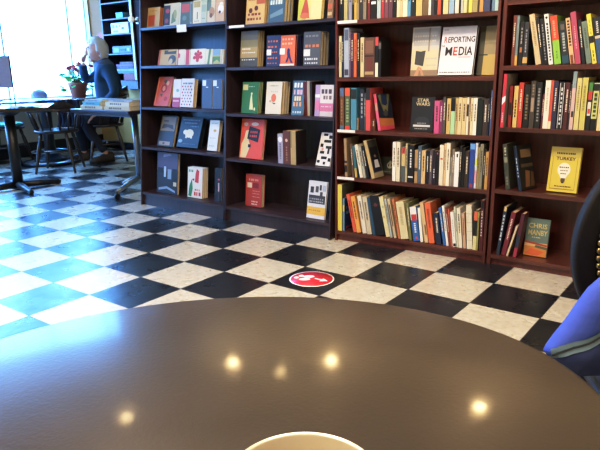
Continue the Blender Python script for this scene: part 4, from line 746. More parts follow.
# ------------------------------------------------------------------ reading corner by the window
DKW = wood('dark_chair_wood', '#1a1214', '#3a2822', rough=.32); TOPB = mat('dark_table_top', '#191a20', rough=.22, spec=.6)
SILV = mat('brushed_silver', '#9aa4ae', rough=.35, metal=.8)
def base_m(v, ang=0): return Matrix.Translation(Vector((v[0]*T, v[1]*T, 0))) @ Matrix.Rotation(ang, 4, 'Z')
ANG_F = math.atan2(FH.y, FH.x)     # direction away from the viewer
def turned(bm, a, b, r0, n=10):
    a, b = Vector(a), Vector(b); f = [(0, .75), (.12, 1.05), (.2, .8), (.3, 1.15), (.55, 1.25), (.72, .8), (.76, 1.0), (.8, .75), (1, .62)]
    tube(bm, [a+(b-a)*t for t, _ in f], [r0*k for _, k in f], n)
def windsor(v, ang, label, seat_r=.215, back=True, seat_mat=None, cushion=None, cat='chair', name='windsor_chair', top=.80, sz=.445):
    """local +x is the direction the sitter faces"""
    c = empty(name, label, cat, base_m(v, ang))
    bm = BM(); n = 36; rows = []
    for s, z0 in ((0, 0), (.5, -.002), (.85, .0), (.97, -.004), (1, -.014), (.97, -.03), (.8, -.036), (0, -.036)):
        rows.append([bm.verts.new(((seat_r*1.02*s if s else 1e-5)*math.cos(2*math.pi*i/n)*(1 if math.cos(2*math.pi*i/n) > 0 else .95), (seat_r*1.06*s if s else 1e-5)*math.sin(2*math.pi*i/n), sz+z0)) for i in range(n)])
    for a, b in zip(rows, rows[1:]):
        for i in range(n): bm.faces.new((a[i], a[(i+1) % n], b[(i+1) % n], b[i])).smooth = True
    bmesh.ops.remove_doubles(bm, verts=bm.verts, dist=2e-5)
    obj('seat', bm, DKW, c)
    feet = {}
    for sx in (-1, 1):
        for sy in (-1, 1):
            bm = BM(); a = (sx*.12, sy*.125, sz-.03); b = (sx*.205, sy*.20, 0); turned(bm, a, b, .019); obj('leg', bm, DKW, c)
            feet[sx, sy] = (Vector(a)*.5+Vector(b)*.5)
    for sy in (-1, 1):
        bm = BM(); tube(bm, [feet[-1, sy], (feet[-1, sy]+feet[1, sy])/2, feet[1, sy]], [.008, .012, .008], 8); obj('stretcher', bm, DKW, c)
    bm = BM(); tube(bm, [(feet[-1, -1]+feet[1, -1])/2, (feet[-1, 1]+feet[1, 1])/2], .010, 8); obj('stretcher', bm, DKW, c)
    if back:
        arc = [math.radians(a) for a in range(75, 286, 15)]
        railz = top-.13
        def rail(a): return Vector((-.03+.235*math.cos(a), .255*math.sin(a), railz+.03*max(0, -math.cos(a))))
        bm = BM(); tube(bm, [rail(a) for a in arc], [.014]+[.018]*(len(arc)-2)+[.014], 10); obj('arm_rail', bm, DKW, c)
        bm = BM()      # thick curved crest on top of the rail
        rws = []
        for a in [math.radians(k) for k in range(110, 251, 10)]:
            p = rail(a); q = Vector((math.cos(a), math.sin(a), 0)); e = math.sin((math.degrees(a)-110)/140*math.pi)**.5 if 110 < math.degrees(a) < 250 else .15
            rws.append([bm.verts.new(p+q*o+Z*z) for o, z in ((-.012, .01), (.012, .01), (.026, +.01+.09*e), (.008, +.01+.09*e))])
        for A_, B2 in zip(rws, rws[1:]):
            for j in range(4): bm.faces.new((A_[j], A_[(j+1) % 4], B2[(j+1) % 4], B2[j])).smooth = True
        bm.faces.new(rws[0][::-1]); bm.faces.new(rws[-1]); obj('crest_rail', bm, DKW, c)
        for k in range(7):
            a = math.radians(105+25*k); p = rail(a)
            bm = BM(); tube(bm, [(seat_r*.9*math.cos(a), seat_r*.95*math.sin(a), sz-.006), tuple((Vector((seat_r*.9*math.cos(a), seat_r*.95*math.sin(a), sz))+p)/2), tuple(p)], [.008, .011, .008], 8); obj('spindle', bm, DKW, c)
        for s in (-1, 1):
            p = rail(math.radians(180+s*98)); bm = BM(); turned(bm, (.06, -s*seat_r*.93, sz-.01) if p.y*s < 0 else (.06, s*seat_r*.93, sz-.01), tuple(p), .014); obj('arm_post', bm, DKW, c)
    if cushion:
        bm = BM(); lathe(bm, [(0, 0), (seat_r*.9, 0), (seat_r*.99, .012), (seat_r*.97, .03), (seat_r*.8, .04), (0, .042)], 32, c=(0, 0, sz+.001)); obj('cushion', bm, cushion, c, smooth=True)
    return c
_cz = hit(60, 98.5, Vector((-12.55, 4.6, 0))*T, FH).z
windsor((-12.55, 4.78), ANG_F+.1, top=_cz-.005, label='dark wooden captain chair with back to the viewer, in front of the pedestal table')
cc = Vector((-12.55, 4.78, 0))*T + FH*.13
cm_ = Matrix(((RH.x, FH.x, 0, cc.x), (RH.y, FH.y, 0, cc.y), (0, 0, 1, 0), (0, 0, 0, 1)))
bm = BM(); gg = []
for i in range(25):
    u = i/24; row = []
    for j in range(21):
        v_ = j/20; x_ = -.03+.27*u+.02*math.sin(v_*5); row.append(bm.verts.new((x_, .02*math.sin(u*17+v_*2)+.012*math.sin(u*31)+.03*v_, .452+(_cz-.47)*v_-.02*abs(u-.5)*v_)))
    gg.append(row)
for i in range(24):
    for j in range(20): bm.faces.new((gg[i][j], gg[i+1][j], gg[i+1][j+1], gg[i][j+1])).smooth = True
ct = obj('coat', bm, mat('navy_coat', '#1c2138', rough=.85), None); ct.matrix_world = cm_; tag(ct, 'dark navy coat hanging inside the back of the captain chair', 'coat')
md = ct.modifiers.new('thick', 'SOLIDIFY'); md.thickness = .018
_st = on_z(9, 123.5, .47)
TEAL = mat('teal_vinyl', '#3f8f9c', rough=.4)
_st -= Vector((.04, .035, 0))
windsor((_st.x/T, _st.y/T), math.radians(42), 'dark wooden stool with teal cushion at left edge, near the window wall', back=False, cushion=TEAL, cat='stool', name='stool', sz=.44, seat_r=.21)

# left pedestal table with cross foot
c0 = on_z(19, 189)/T
t1 = empty('bistro_table', 'black square-topped table with single post and cross foot at far left', 'table', base_m((c0.x, c0.y), ANG_F+.30))
bm = BM(); box(bm, -.36, -.36, .715, .36, .36, .745, bev=.004); obj('tabletop', bm, TOPB, t1)
bm = BM(); tube(bm, [(0, 0, .03), (0, 0, .70)], .046, 20); lathe(bm, [(.046, .66), (.12, .705), (.12, .715), (0, .715)], 20); obj('column', bm, BLACKM, t1)
for k in range(4):
    d = Vector((math.cos(k*math.pi/2+.4), math.sin(k*math.pi/2+.4), 0)); bm = BM(); tube(bm, [d*.02+Z*.045, d*.2+Z*.035, d*.36+Z*.022, d*.38+Z*.02], [.034, .028, .022, .016], 10); tube(bm, [d*.35+Z*.02, d*.35], .016, 10); obj('foot', bm, BLACKM, t1)
# round pedestal table by the window
c1 = on_z(52, 163)/T
t2 = empty('pedestal_table', 'round pedestal table with disc foot and foot ring between the window and captain chair', 'table', base_m((c1.x, c1.y)))
bm = BM(); lathe(bm, [(0, .70), (.42, .70), (.435, .705), (.435, .722), (.428, .728), (0, .728)], 56); obj('tabletop', bm, mat('blue_grey_top', '#4c5c70', rough=.2, spec=.6), t2)
bm = BM(); lathe(bm, [(0, .70), (.12, .70), (.10, .68), (.062, .6), (.058, .2), (.075, .12), (.16, .07), (.19, .05), (.19, .03), (0, .03)][::-1], 28); obj('column', bm, mat('dark_slate_metal', '#1d2530', rough=.35), t2)
bm = BM(); lathe(bm, [(.19, 0), (.298, 0), (.305, .008), (.298, .018), (.2, .034), (.17, .03)], 48); obj('foot_disc', bm, SILV, t2)
bm = BM(); R_ = .308; tube(bm, [(R_*math.cos(a), R_*math.sin(a), .02) for a in [2*math.pi*i/48 for i in range(49)]], .014, 8); obj('foot_ring', bm, BLACKM, t2)
R_ = .2; bm = BM(); tube(bm, [(R_*math.cos(a), R_*math.sin(a), .14) for a in [2*math.pi*i/40 for i in range(41)]], .009, 8); obj('foot_rest', bm, SILV, t2)
# folding table piled with books
t3c = Vector((-7.45, 4.27))
t3 = empty('folding_table', 'dark folding table on silver castered legs beside the leftmost bookcase', 'table', base_m(t3c))
ZT3 = 2.37*T
bm = BM(); box(bm, -1.2*T, -1.37*T, ZT3-.028, 1.42*T, 1.37*T, ZT3, bev=.004); obj('tabletop', bm, mat('dark_laminate', '#2a2430', rough=.3), t3)
for y_ in (-1.28, 1.22):
    bm = BM(); box(bm, -1.1*T, y_*T, ZT3-.050, 1.36*T, (y_+.06)*T, ZT3-.028); obj('apron', bm, mat('apron_grey', '#3c3846', rough=.4), t3)
ca = on_z(140.5, 188)/T - Vector((t3c.x, t3c.y, 0)); ca = Vector((ca.x*T, ca.y*T, 0))
bm = BM(); tube(bm, [ca+Z*.09, ca+Z*(ZT3-.03)], .028, 16); obj('column', bm, SILV, t3)
for px, py in ((117.5, 199.5), (123.5, 190.5)):
    f = on_z(px, py)/T - Vector((t3c.x, t3c.y, 0)); f = Vector((f.x*T, f.y*T, 0))
    for s in (1, -1):
        e = ca + (f-ca)*s
        bm = BM(); tube(bm, [ca+Z*.10, ca+(e-ca)*.5+Z*.085, e+Z*.062], [.026, .022, .016], 10); ft = obj('foot', bm, SILV, t3)
        bm = BM(); tube(bm, [e+Vector((-.012, 0, .024)), e+Vector((.012, 0, .024))], .024, 14); tube(bm, [e+Z*.04, e+Z*.064], .008, 8); obj('caster', bm, BLACKM, ft)
def flat_book(x0, y0, x1, y1, z, t, colr, label, ang=0, grp='books piled on the folding table'):
    w_, h_ = (y1-y0)*T, (x1-x0)*T
    M = Matrix.Translation(Vector(((x0+x1)/2*T, (y0+y1)/2*T, z))) @ Matrix.Rotation(ang, 4, 'Z') @ Matrix(((0, 0, 1, -h_/2), (0, 1, 0, -w_/2), (1, 0, 0, 0), (0, 0, 0, 1)))
    make_book(M, t, w_, h_, colr, label, [('d', .3, .2, .7, .7, 6, '#6c6458')], (), grp, pages='#d8ccac'); return z+t+.0006
z = ZT3+.0005
z1 = flat_book(-8.25, 3.0, -7.3, 3.75, z, .034, '#c9b78e', 'tan book at the bottom of the left pile on the folding table', .04)
z1 = flat_book(-8.18, 3.02, -7.35, 3.7, z1, .028, '#4f9aa0', 'teal book in the middle of the left pile on the folding table', -.03)
z1 = flat_book(-8.1, 3.05, -7.32, 3.75, z1, .018, '#9aa6b4', 'blue grey book on top of the left pile on the folding table', .02)
z2 = flat_book(-7.15, 2.98, -6.1, 3.75, z, .034, '#cdb98a', 'thick cream book at the bottom of the right pile on the folding table', .03)
z2 = flat_book(-7.12, 3.0, -6.08, 3.75, z2, .032, '#d2c096', 'thick cream book second from bottom in the right folding table pile', -.02)
z2 = flat_book(-7.0, 3.05, -6.15, 3.72, z2, .014, '#aab0be', 'thin pale grey book lying on top of the right folding table pile', .10)
def wavy_sheet(name, c, sx, sy, amp, m, label, cat, ang=0):
    bm = BM(); n = 12; g = []
    for i in range(n+1):
        g.append([bm.verts.new(((i/n-.5)*sx, (j/n-.5)*sy, .0015+amp*max(0, noise.noise(Vector((i*.45+c[0], j*.45, c[1])))+.35))) for j in range(n+1)])
    for i in range(n):
        for j in range(n): bm.faces.new((g[i][j], g[i+1][j], g[i+1][j+1], g[i][j+1])).smooth = True
    o = obj(name, bm, m); o.matrix_world = Matrix.Translation(Vector(c)) @ Matrix.Rotation(ang, 4, 'Z'); tag(o, label, cat); return o
PAP = mat('white_newsprint', '#dfe3e6', rough=.7)
wavy_sheet('paper', ((t3c.x-.9)*T, (t3c.y+.35)*T, ZT3), .22, .30, .05, PAP, 'crumpled white paper at the left end of the folding table', 'paper', .3)
wavy_sheet('newspaper', (c1.x*T+.05, c1.y*T-.05, .728), .40, .30, .012, PAP, 'white newspaper spread on the round pedestal table', 'newspaper', .5)
wavy_sheet('paper', (c0.x*T+.22*RH.x-.16*FH.x, c0.y*T+.22*RH.y-.16*FH.y, .745), .20, .26, .012, PAP, 'pale papers lying on the black square table at far left', 'paper', ANG_F)

# things on the sill and the left tables
def on_sillx(px, py): return hit(px, py, Vector((X_L+.07, 0, 0)), Vector((1, 0, 0)))
s = on_sillx(77, 95); pot = empty('potted_geranium', 'terracotta pot of green leaves and red flowers on the window sill', 'plant', Matrix.Translation(Vector((X_L+.11, s.y, WZ0+.0005))))
bm = BM(); lathe(bm, [(0, 0), (.085, 0), (.118, .16), (.128, .162), (.132, .20), (.118, .20), (.112, .17), (0, .165)], 36); obj('pot', bm, mat('terracotta', '#b06a5c', rough=.7), pot)
bm = BM(); lathe(bm, [(0, .172), (.11, .172), (.11, .176), (0, .178)], 24); obj('soil', bm, mat('soil', '#2a1e16', rough=.9), pot)
LEAF = mat('leaf_green', '#5f9c56', rough=.5, var=.3, scale=12); rl = random.Random(3)
bm = BM(); stems = BM(); tips = []
for i in range(70):
    a = rl.uniform(0, 6.283); rr = rl.uniform(.03, .20); zz = .20+rl.uniform(-.02, .20)*(1-rr*1.8)
    if i % 5 == 0: zz = .14+rl.uniform(-.06, .04); rr = rl.uniform(.17, .23)
    y_off = -.06*rl.random(); p = Vector((rr*math.cos(a)*.75+.0, rr*math.sin(a)+y_off, zz)); p.x = max(p.x, -.09)
    nrm = Vector((rl.uniform(-.5, .5)+.2, rl.uniform(-.6, .6), 1)).normalized(); x_, y_ = frame_of(nrm); R_ = rl.uniform(.026, .045)
    cv = bm.verts.new(p+nrm*-.006); ring = [bm.verts.new(p+(x_*math.cos(t_)+y_*math.sin(t_))*R_*(1+.14*math.cos(5*t_))) for t_ in [2*math.pi*k/15 for k in range(15)]]
    for k in range(15): bm.faces.new((cv, ring[k], ring[(k+1) % 15]))
    if i % 2 == 0: tube(stems, [Vector((0, 0, .17))+Vector((rl.uniform(-.05, .05), rl.uniform(-.05, .05), 0)), p*.6+Vector((0, 0, .10)), p-nrm*.006], [.004, .003, .002], 5)
obj('foliage', bm, LEAF, pot); obj('stems', stems, mat('stem_green', '#4c7a44', rough=.6), pot)
FLW = mat('petal_red', '#c8484a', rough=.5, var=.2, scale=60); FLP = mat('petal_coral', '#d88a74', rough=.5, var=.2, scale=60)
for i in range(9):
    a = i*2.4; rr = .02+.14*((i*.37) % 1); c = Vector((rr*math.cos(a)*.6+.03, rr*math.sin(a)-.01, .36+.09*((i*.61) % 1)))
    if i == 8: c = Vector((.06, .18, .40))
    bm = BM()
    for k in range(12):
        d = Vector((rl.uniform(-1, 1), rl.uniform(-1, 1), rl.uniform(-.4, 1))).normalized(); ball(bm, c+d*.022, .015, 8, sc=(1, 1, .7))
    tube(bm, [c, Vector((c.x*.4, c.y*.4, .2))], .003, 5); obj('flower_head', bm, FLW if i % 3 else FLP, pot, smooth=True)
s2 = on_sillx(38, 96)
bm = BM(); g = []
for k, (r, z) in enumerate(((.16, 0), (.155, .012), (.11, .02), (.10, .07), (.07, .105), (.0, .115))):
    g.append([bm.verts.new((max(r, 1e-4)*math.cos(t_)*.7, max(r, 1e-4)*math.sin(t_)*(1+.05*math.sin(3*t_)), z+.006*math.sin(2*t_+k))) for t_ in [2*math.pi*i/28 for i in range(28)]])
for a, b in zip(g, g[1:]):
    for i in range(28): bm.faces.new((a[i], a[(i+1) % 28], b[(i+1) % 28], b[i])).smooth = True
bm.faces.new(g[0][::-1])
hat = empty('cloth_hat', 'small grey cloth hat lying on the window sill left of the potted plant', 'hat', Matrix.Translation(Vector((X_L+.10, s2.y, WZ0+.008)))); obj('crown_and_brim', bm, mat('grey_cloth', '#8a90a6', rough=.8), hat)
# tall grey panel on a dark rod, standing on the square table
pm = vplane((Vector((c0.x, c0.y, 0))*T-CAM).dot(FH)/T)
a_, b_ = pm(15.5, 104), pm(11.5, 55.5)
pn = empty('sign_panel', 'tall narrow grey panel on a dark rod standing on the black square table', 'sign', Matrix(((RH.x, FH.x, 0, a_.x), (RH.y, FH.y, 0, a_.y), (0, 0, 1, .7465), (0, 0, 0, 1))))
hh = b_.z-.7455
bm = BM(); tube(bm, [(0, 0, .006), (0, 0, hh)], .005, 10); obj('rod', bm, BLACKM, pn)
bm = BM(); lathe(bm, [(0, 0), (.05, 0), (.05, .005), (.008, .008), (0, .008)], 24); obj('foot_plate', bm, BLACKM, pn)
bm = BM(); box(bm, -.165, -.006, .16, -.006, .006, hh-.002, bev=.003); obj('panel', bm, mat('blue_grey_panel', '#8f9bbd', rough=.6), pn)
# blue folder-like pouch at the very left
q0 = pm(0, 97)-FH*.22-RH*.02
bm = BM()
for k in range(1): ball(bm, (0, 0, .035), .16, 20, sc=(1, .6, .22))
bp_ = obj('pouch', bm, mat('blue_pouch', '#5a7fb8', rough=.6), None, smooth=True); bp_.matrix_world = Matrix.Translation(Vector((q0.x, q0.y, .747))) @ Matrix.Rotation(.2, 4, 'Y'); tag(bp_, 'soft blue pouch on the black square table at the left edge', 'pouch')
bp_.location.z = .762

# ------------------------------------------------------------------ wall-hung cabinet behind the man
yb = 9.55*T
def bw(px, py, y=8.75): return hit(px, py, Vector((0, y*T, 0)), Vector((0, 1, 0)))
cx0, cx1 = bw(104.5, 45).x, bw(133.5, 45).x; czb = bw(122, 89).z; czt = bw(103, -40).z; cy0 = 8.75*T; cx2 = cx1+.45
cab = empty('wall_cabinet', 'dark wooden wall cabinet with open shelves and a window-lit edge behind the seated man', 'cabinet', Matrix.Translation(Vector((cx0, cy0, 0))))
cw = cx1-cx0; cw2 = cx2-cx0; cdp = Y_B-.001-cy0
WH = mat('lit_edge', '#d7dade', rough=.4)  # window light on the divider's front edge put into its colour
bm = BM(); box(bm, -.02, 0, czb, 0, cdp, czt); obj('side_panel', bm, DARK, cab)
bm = BM(); box(bm, cw, 0, czb, cw+.02, cdp, czt); obj('side_panel', bm, DARK, cab)
bm = BM(); box(bm, cw-.008, -.012, bw(130, 80).z, cw+.028, 0, czt); obj('lit_edge_strip', bm, WH, cab)['label'] = 'edge strip whitened as window-lit'
bm = BM(); box(bm, -.02, cdp-.01, czb, cw2, cdp, czt); obj('back_panel', bm, mat('cabinet_inside', '#0f1220', rough=.6), cab)
bm = BM(); box(bm, cw+.0205, .02, czb, cw2, cdp-.011, czt); obj('closed_section', bm, mat('dark_panel', '#2c1b1f', rough=.6, spec=.2), cab)
zs = {}
for i, (px, py) in enumerate(((105, 80.5), (105, 72.5), (105, 53.5), (105, 33.5), (105, 18), (105, 1.5))):
    zz = bw(118, py).z; zs[i] = zz
    if i == 1: continue
    bm = BM(); box(bm, 0, .0, zz-.016, cw, cdp-.01, zz); obj('shelf', bm, DARKX, cab)
    bm = BM(); box(bm, 0, -.004, zz-.015, cw, 0, zz-.001); obj('shelf_edge', bm, mat('pale_shelf_edge', '#5c5658', rough=.4), cab)
bm = BM(); box(bm, -.02, .0, czb, cw, .018, zs[0]-.017); obj('base_panel', bm, DARK, cab)
def cabx(px, py): return bw(px, py).x
def cbox(name, px0, px1, zi, hpx, colr, label, cat, dep=.16, y=.02, kids=()):
    z0 = zs[zi]+.0005; xa, xb = cabx(px0, 45), cabx(px1, 45); hgt = hpx*.0116
    r = empty(name, label, cat, Matrix.Translation(Vector((xa, cy0+y, z0)))); w_ = xb-xa
    bm = BM(); box(bm, 0, 0, 0, w_, dep, hgt, bev=min(.006, hgt*.2)); obj('case', bm, mat(name+'_'+colr, colr, rough=.45), r)
    for kind, u0, v0, u1, v1, kc in kids:
        bm = BM(); box(bm, u0*w_, -.003, v0*hgt, u1*w_, .001, v1*hgt); obj(kind, bm, mat('kid_'+kc, kc, rough=.4), r)
    return z0+hgt
cbox('carton', 117, 124, 4, 5.5, '#6fb4c4', 'small teal carton on the upper shelf of the wall cabinet', 'box', kids=(('lid_band', 0, .8, 1, 1, '#5aa0b4'),))
cbox('printed_box', 111, 128.5, 3, 11, '#dfe0e4', 'white printed box on the wall cabinet shelf above the radio', 'box', kids=(('print_mark', .1, .5, .22, .8, '#8c98ac'), ('print_mark', .3, .55, .38, .75, '#7c8494'), ('print_mark', .48, .6, .55, .74, '#7c8494'), ('print_mark', .62, .38, .74, .56, '#3c3e48'), ('print_mark', .14, .12, .4, .3, '#8ca4bc')))
cbox('radio', 110.5, 130, 2, 7.5, '#59626f', 'grey portable radio on the wall cabinet shelf behind the man', 'radio', kids=(('display', .42, .3, .7, .62, '#15181f'), ('speaker_grille', .08, .15, .36, .8, '#7c8894'), ('dial', .78, .3, .9, .7, '#a4acb4')))
zz = zs[0]+.001
for i, (dx, tk, colr, lb) in enumerate(((0, .075, '#90180f', 'red box at the bottom of the wall cabinet, under the stacked books'),)):
    cbox('red_box', 119.5, 131, 0, 7, colr, lb, 'box', kids=(('lid_line', 0, .7, 1, .75, '#8c2620'),))
zz = zs[0]+7*.0116+.0008
for i, (px0, px1, tk, colr, lb) in enumerate(((114.5, 132, .030, '#4c6470', 'grey blue book lowest in the wall cabinet stack'), (114, 132, .024, '#8c969c', 'pale grey book second from bottom in the wall cabinet stack'), (115, 131.5, .030, '#4c2850', 'purple book in the wall cabinet stack under the pink one'), (114.5, 131, .026, '#80386a', 'pink book in the wall cabinet stack under the crimson one'), (118, 131, .028, '#6c142c', 'crimson book on top of the wall cabinet stack'))):
    xa, xb = cabx(px0, 60)/T, cabx(px1, 60)/T
    zz = flat_book(xa, (cy0+.02)/T, xb, (cy0+.17)/T, zz, tk, colr, lb, 0, 'books stacked in the wall cabinet')
bm = BM(); box(bm, X_L+.001, Y_B-.012, WZ0, cx0-.03, Y_B-.0005, Z_C-.002); struct('shade_strip', bm, mat('shaded_wall_tan', '#8e5218', rough=.7))  # strip added to put the shaded tan of the backlit wall corner into colour
# small glowing globe added as a glint on the closed section, red poster on the wall
lp = bw(132.6, 20); r = empty('glint_globe', 'small white globe added as a glint on the dark cabinet beside its lit edge', 'lamp', Matrix.Translation(Vector((lp.x+.06, cy0+.02, lp.z))))
bm = BM(); ball(bm, (-.01, -.075, .0), .036, 18, sc=(1, 1, 1.05)); obj('globe', bm, mat('glint_white', '#f2ece0', rough=.3, emit=((1, .93, .85), .3)), r, smooth=True)
bm = BM(); tube(bm, [(0.01, .0, -.01), (.02, -.04, -.02), (.0, -.075, -.02)], .012, 10); tube(bm, [(.02, -.002, -.01), (.02, -.018, -.01)], .04, 20); obj('bracket', bm, mat('bracket_brass', '#8a7a6a', rough=.35, metal=.8), r)
rp0, rp1 = hit(102, 33, Vector((0, Y_B-.01, 0)), Vector((0, 1, 0))), hit(107.5, 44, Vector((0, Y_B-.01, 0)), Vector((0, 1, 0)))
bm = BM(); box(bm, rp0.x, Y_B-.07, rp1.z-.06, rp1.x+.02, Y_B-.001, rp0.z, bev=.004); rb = obj('red_first_aid_case', bm, mat('red_case', '#a82834', rough=.45)); rb.name = 'red_wall_case'; tag(rb, 'small red case hung on the wall left of the cabinet, above the man', 'case')

# ------------------------------------------------------------------ the seated man
mo = on_z(113, 160); Dm = (mo-CAM).dot(FH)/T; mp_ = vplane(Dm)
RAYH = ray(100, 90); RAYH.z = 0; RAYH.normalize()
def MP(px, py, e=0): return hit(px, py, mo-RAYH*e, RAYH)        # e metres towards the viewer
FACE = Z.cross(RAYH)                                             # he looks towards image left
man = empty('person', 'white-haired man in dark teal sweater seated by the window, hand raised to his face', 'person', Matrix.Translation(Vector((mo.x, mo.y, 0))))
def to_local(me):
    for v in me.vertices: v.co -= Vector((mo.x, mo.y, 0))
    return me
SKIN = mat('skin', '#dba894', rough=.5, var=.08, scale=30); SWE = mat('teal_sweater', '#22415a', rough=.85, var=.15, scale=60, bump=.15); TRO = mat('dark_trousers', '#171c2a', rough=.8, var=.12)
COLL = mat('shirt_collar', '#4d5f78', rough=.7); HAIR = mat('white_hair', '#d6d4d4', rough=.7, var=.12, scale=70); SHOE = mat('brown_shoe', '#3a2c26', rough=.45); SOLE = mat('shoe_sole', '#1a1614', rough=.7)
windsor(((MP(109, 160, 0).x)/T, (MP(109, 160, 0).y)/T), math.atan2(FACE.y, FACE.x), 'dark wooden captain chair the white-haired man sits on', top=.86, sz=.44)
# joints
pelv = MP(112, 117); waist = MP(111, 104); chest = MP(107.5, 82); upch = MP(105.5, 70); neck = MP(102, 62.5); headc = MP(97.0, 50)
ns, fs = MP(109.3, 72, .15), MP(103, 70, -.17); ne, fe = MP(115.5, 93, .25), MP(85.5, 80, -.22); nw, fw = MP(97, 114, .22), MP(82.8, 62.5, -.08)
nh_, fh_ = MP(111, 119, .10), MP(113, 119, -.10); nk, fk = MP(83, 120.5, .13), MP(78.5, 121.5, -.12); na, fa = MP(107.5, 155.5, .13), MP(85, 155, -.12)
# continuous body
V_ = [pelv, waist, chest, upch, neck, MP(100, 57), headc, ns, ne, nw, fs, fe, fw, nh_, nk, na, fh_, fk, fa]
E_ = [(0, 1), (1, 2), (2, 3), (3, 4), (4, 5), (5, 6), (3, 7), (7, 8), (8, 9), (3, 10), (10, 11), (11, 12), (0, 13), (13, 14), (14, 15), (0, 16), (16, 17), (17, 18)]
Rr = [.105, .10, .11, .075, .056, .055, .07, .045, .036, .026, .045, .036, .026, .055, .045, .033, .055, .045, .033]
body = bmesh.new(); add_mesh(body, to_local(skin_mesh(V_, E_, Rr)))
L0 = Vector((mo.x, mo.y, 0))
# head: face forward along FACE, nod slightly down
hf = (FACE*1.0 - Z*.10).normalized(); hs = Z.cross(hf).normalized(); hu = hf.cross(hs)
HM = Matrix(((hf.x, hs.x, hu.x), (hf.y, hs.y, hu.y), (hf.z, hs.z, hu.z)))
def HP(f, s, u): return headc - L0 + (hf*f + hs*s + hu*u)*1.12
res = bmesh.ops.create_uvsphere(body, u_segments=28, v_segments=20, radius=1)
for v in res['verts']:
    x, y, z = v.co
    fx = x*.098; sy = y*.074; uz = z*.118
    if z < 0: fx = fx*(1-.10*z*z)+.012*(-z); sy *= 1-.28*(-z)**1.5      # jaw narrows
    if x > .5 and -.75 < z < -.2: fx += .006
    v.co = HP(fx, sy, uz)
    for f in v.link_faces: f.smooth = True; f.material_index = 0
def part_ball(c, r, sc, mi=0): 
    vs = ball(body, (0, 0, 0), r, 12, mi, sc)
    for v in vs: v.co = HM @ v.co*1.12 + c
part_ball(HP(.104, 0, -.012), .020, (1.0, .8, 1.2)); part_ball(HP(.098, 0, .012), .013, (1, .8, 2.0))      # nose
part_ball(HP(.088, 0, -.060), .020, (.6, 1.3, .45), 1)                                                  # lips
part_ball(HP(.070, 0, -.094), .022, (1, 1.2, .8))                                                      # chin
for s in (-1, 1):
    part_ball(HP(.082, s*.032, .016), .013, (.6, 1, .8), 2); part_ball(HP(.089, s*.032, .016), .006, (.6, 1, 1), 3); part_ball(HP(.084, s*.032, .036), .016, (.7, 1.4, .4), 4)
    part_ball(HP(-.004, s*.074, -.004), .026, (.75, .35, 1.25)); part_ball(HP(.050, s*.042, -.026), .024, (.9, .7, .8))
# hands
def hand(wrist, d, nrm, thumb_side, curl, sc=1.0):
    """d along the palm, nrm out of the back of the hand"""
    d = d.normalized(); nrm = (nrm-d*nrm.dot(d)).normalized(); sd = d.cross(nrm).normalized()*thumb_side
    def H_(a, s, n_): return wrist + (d*a + sd*s + nrm*n_)*sc
    add_mesh(body, to_local(skin_mesh([H_(0, 0, 0), H_(.045, .0, 0), H_(.088, 0, .002)], [(0, 1), (1, 2)], [(.024*sc, .016*sc), (.034*sc, .014*sc), (.038*sc, .012*sc)])))
    for k, (s, ln) in enumerate(((.030, .070), (.010, .080), (-.011, .074), (-.031, .058))):
        p = H_(.082, s, 0); dd = d.copy(); pts = [H_(.06, s*.9, 0), p]
        for j, frac in enumerate((.45, .32, .25)):
            dd = (Matrix.Rotation(0, 3, 'X') @ dd); ang = curl*(.7+.25*j); dd = (dd*math.cos(ang)-nrm*math.sin(ang)*1.0); dd.normalize(); pts.append(pts[-1]+dd*ln*frac*sc)
            nn = (nrm - dd*nrm.dot(dd)); 
        add_mesh(body, to_local(skin_mesh(pts, [(i, i+1) for i in range(len(pts)-1)], [.0095*sc, .0095*sc, .009*sc, .0085*sc, .007*sc])))
    t0 = H_(.025, .022, -.004); t1 = H_(.055, .050, -.010); t2 = H_(.085, .056, -.022); t3_ = H_(.105, .050, -.034)
    add_mesh(body, to_local(skin_mesh([t0, t1, t2, t3_], [(0, 1), (1, 2), (2, 3)], [.013*sc, .011*sc, .0095*sc, .008*sc])))
hand(nw+(FACE*.0), (MP(87.5, 120.5, .18)-nw), Z*1.0+FACE*.3-FH*.3, 1, .30, 1.05)
hand(fw, (MP(84.5, 52, -.03)-fw), FACE*1.0+FH*.2, -1, .62, 1.0)
me = bpy.data.meshes.new('body'); body.to_mesh(me); body.free()
link('body', me, [SKIN, mat('lips', '#a8605a', rough=.5), mat('eye_white', '#e2dedc', rough=.3), mat('iris', '#3c4654', rough=.3), mat('brow', '#c4c0c0', rough=.8)], man)
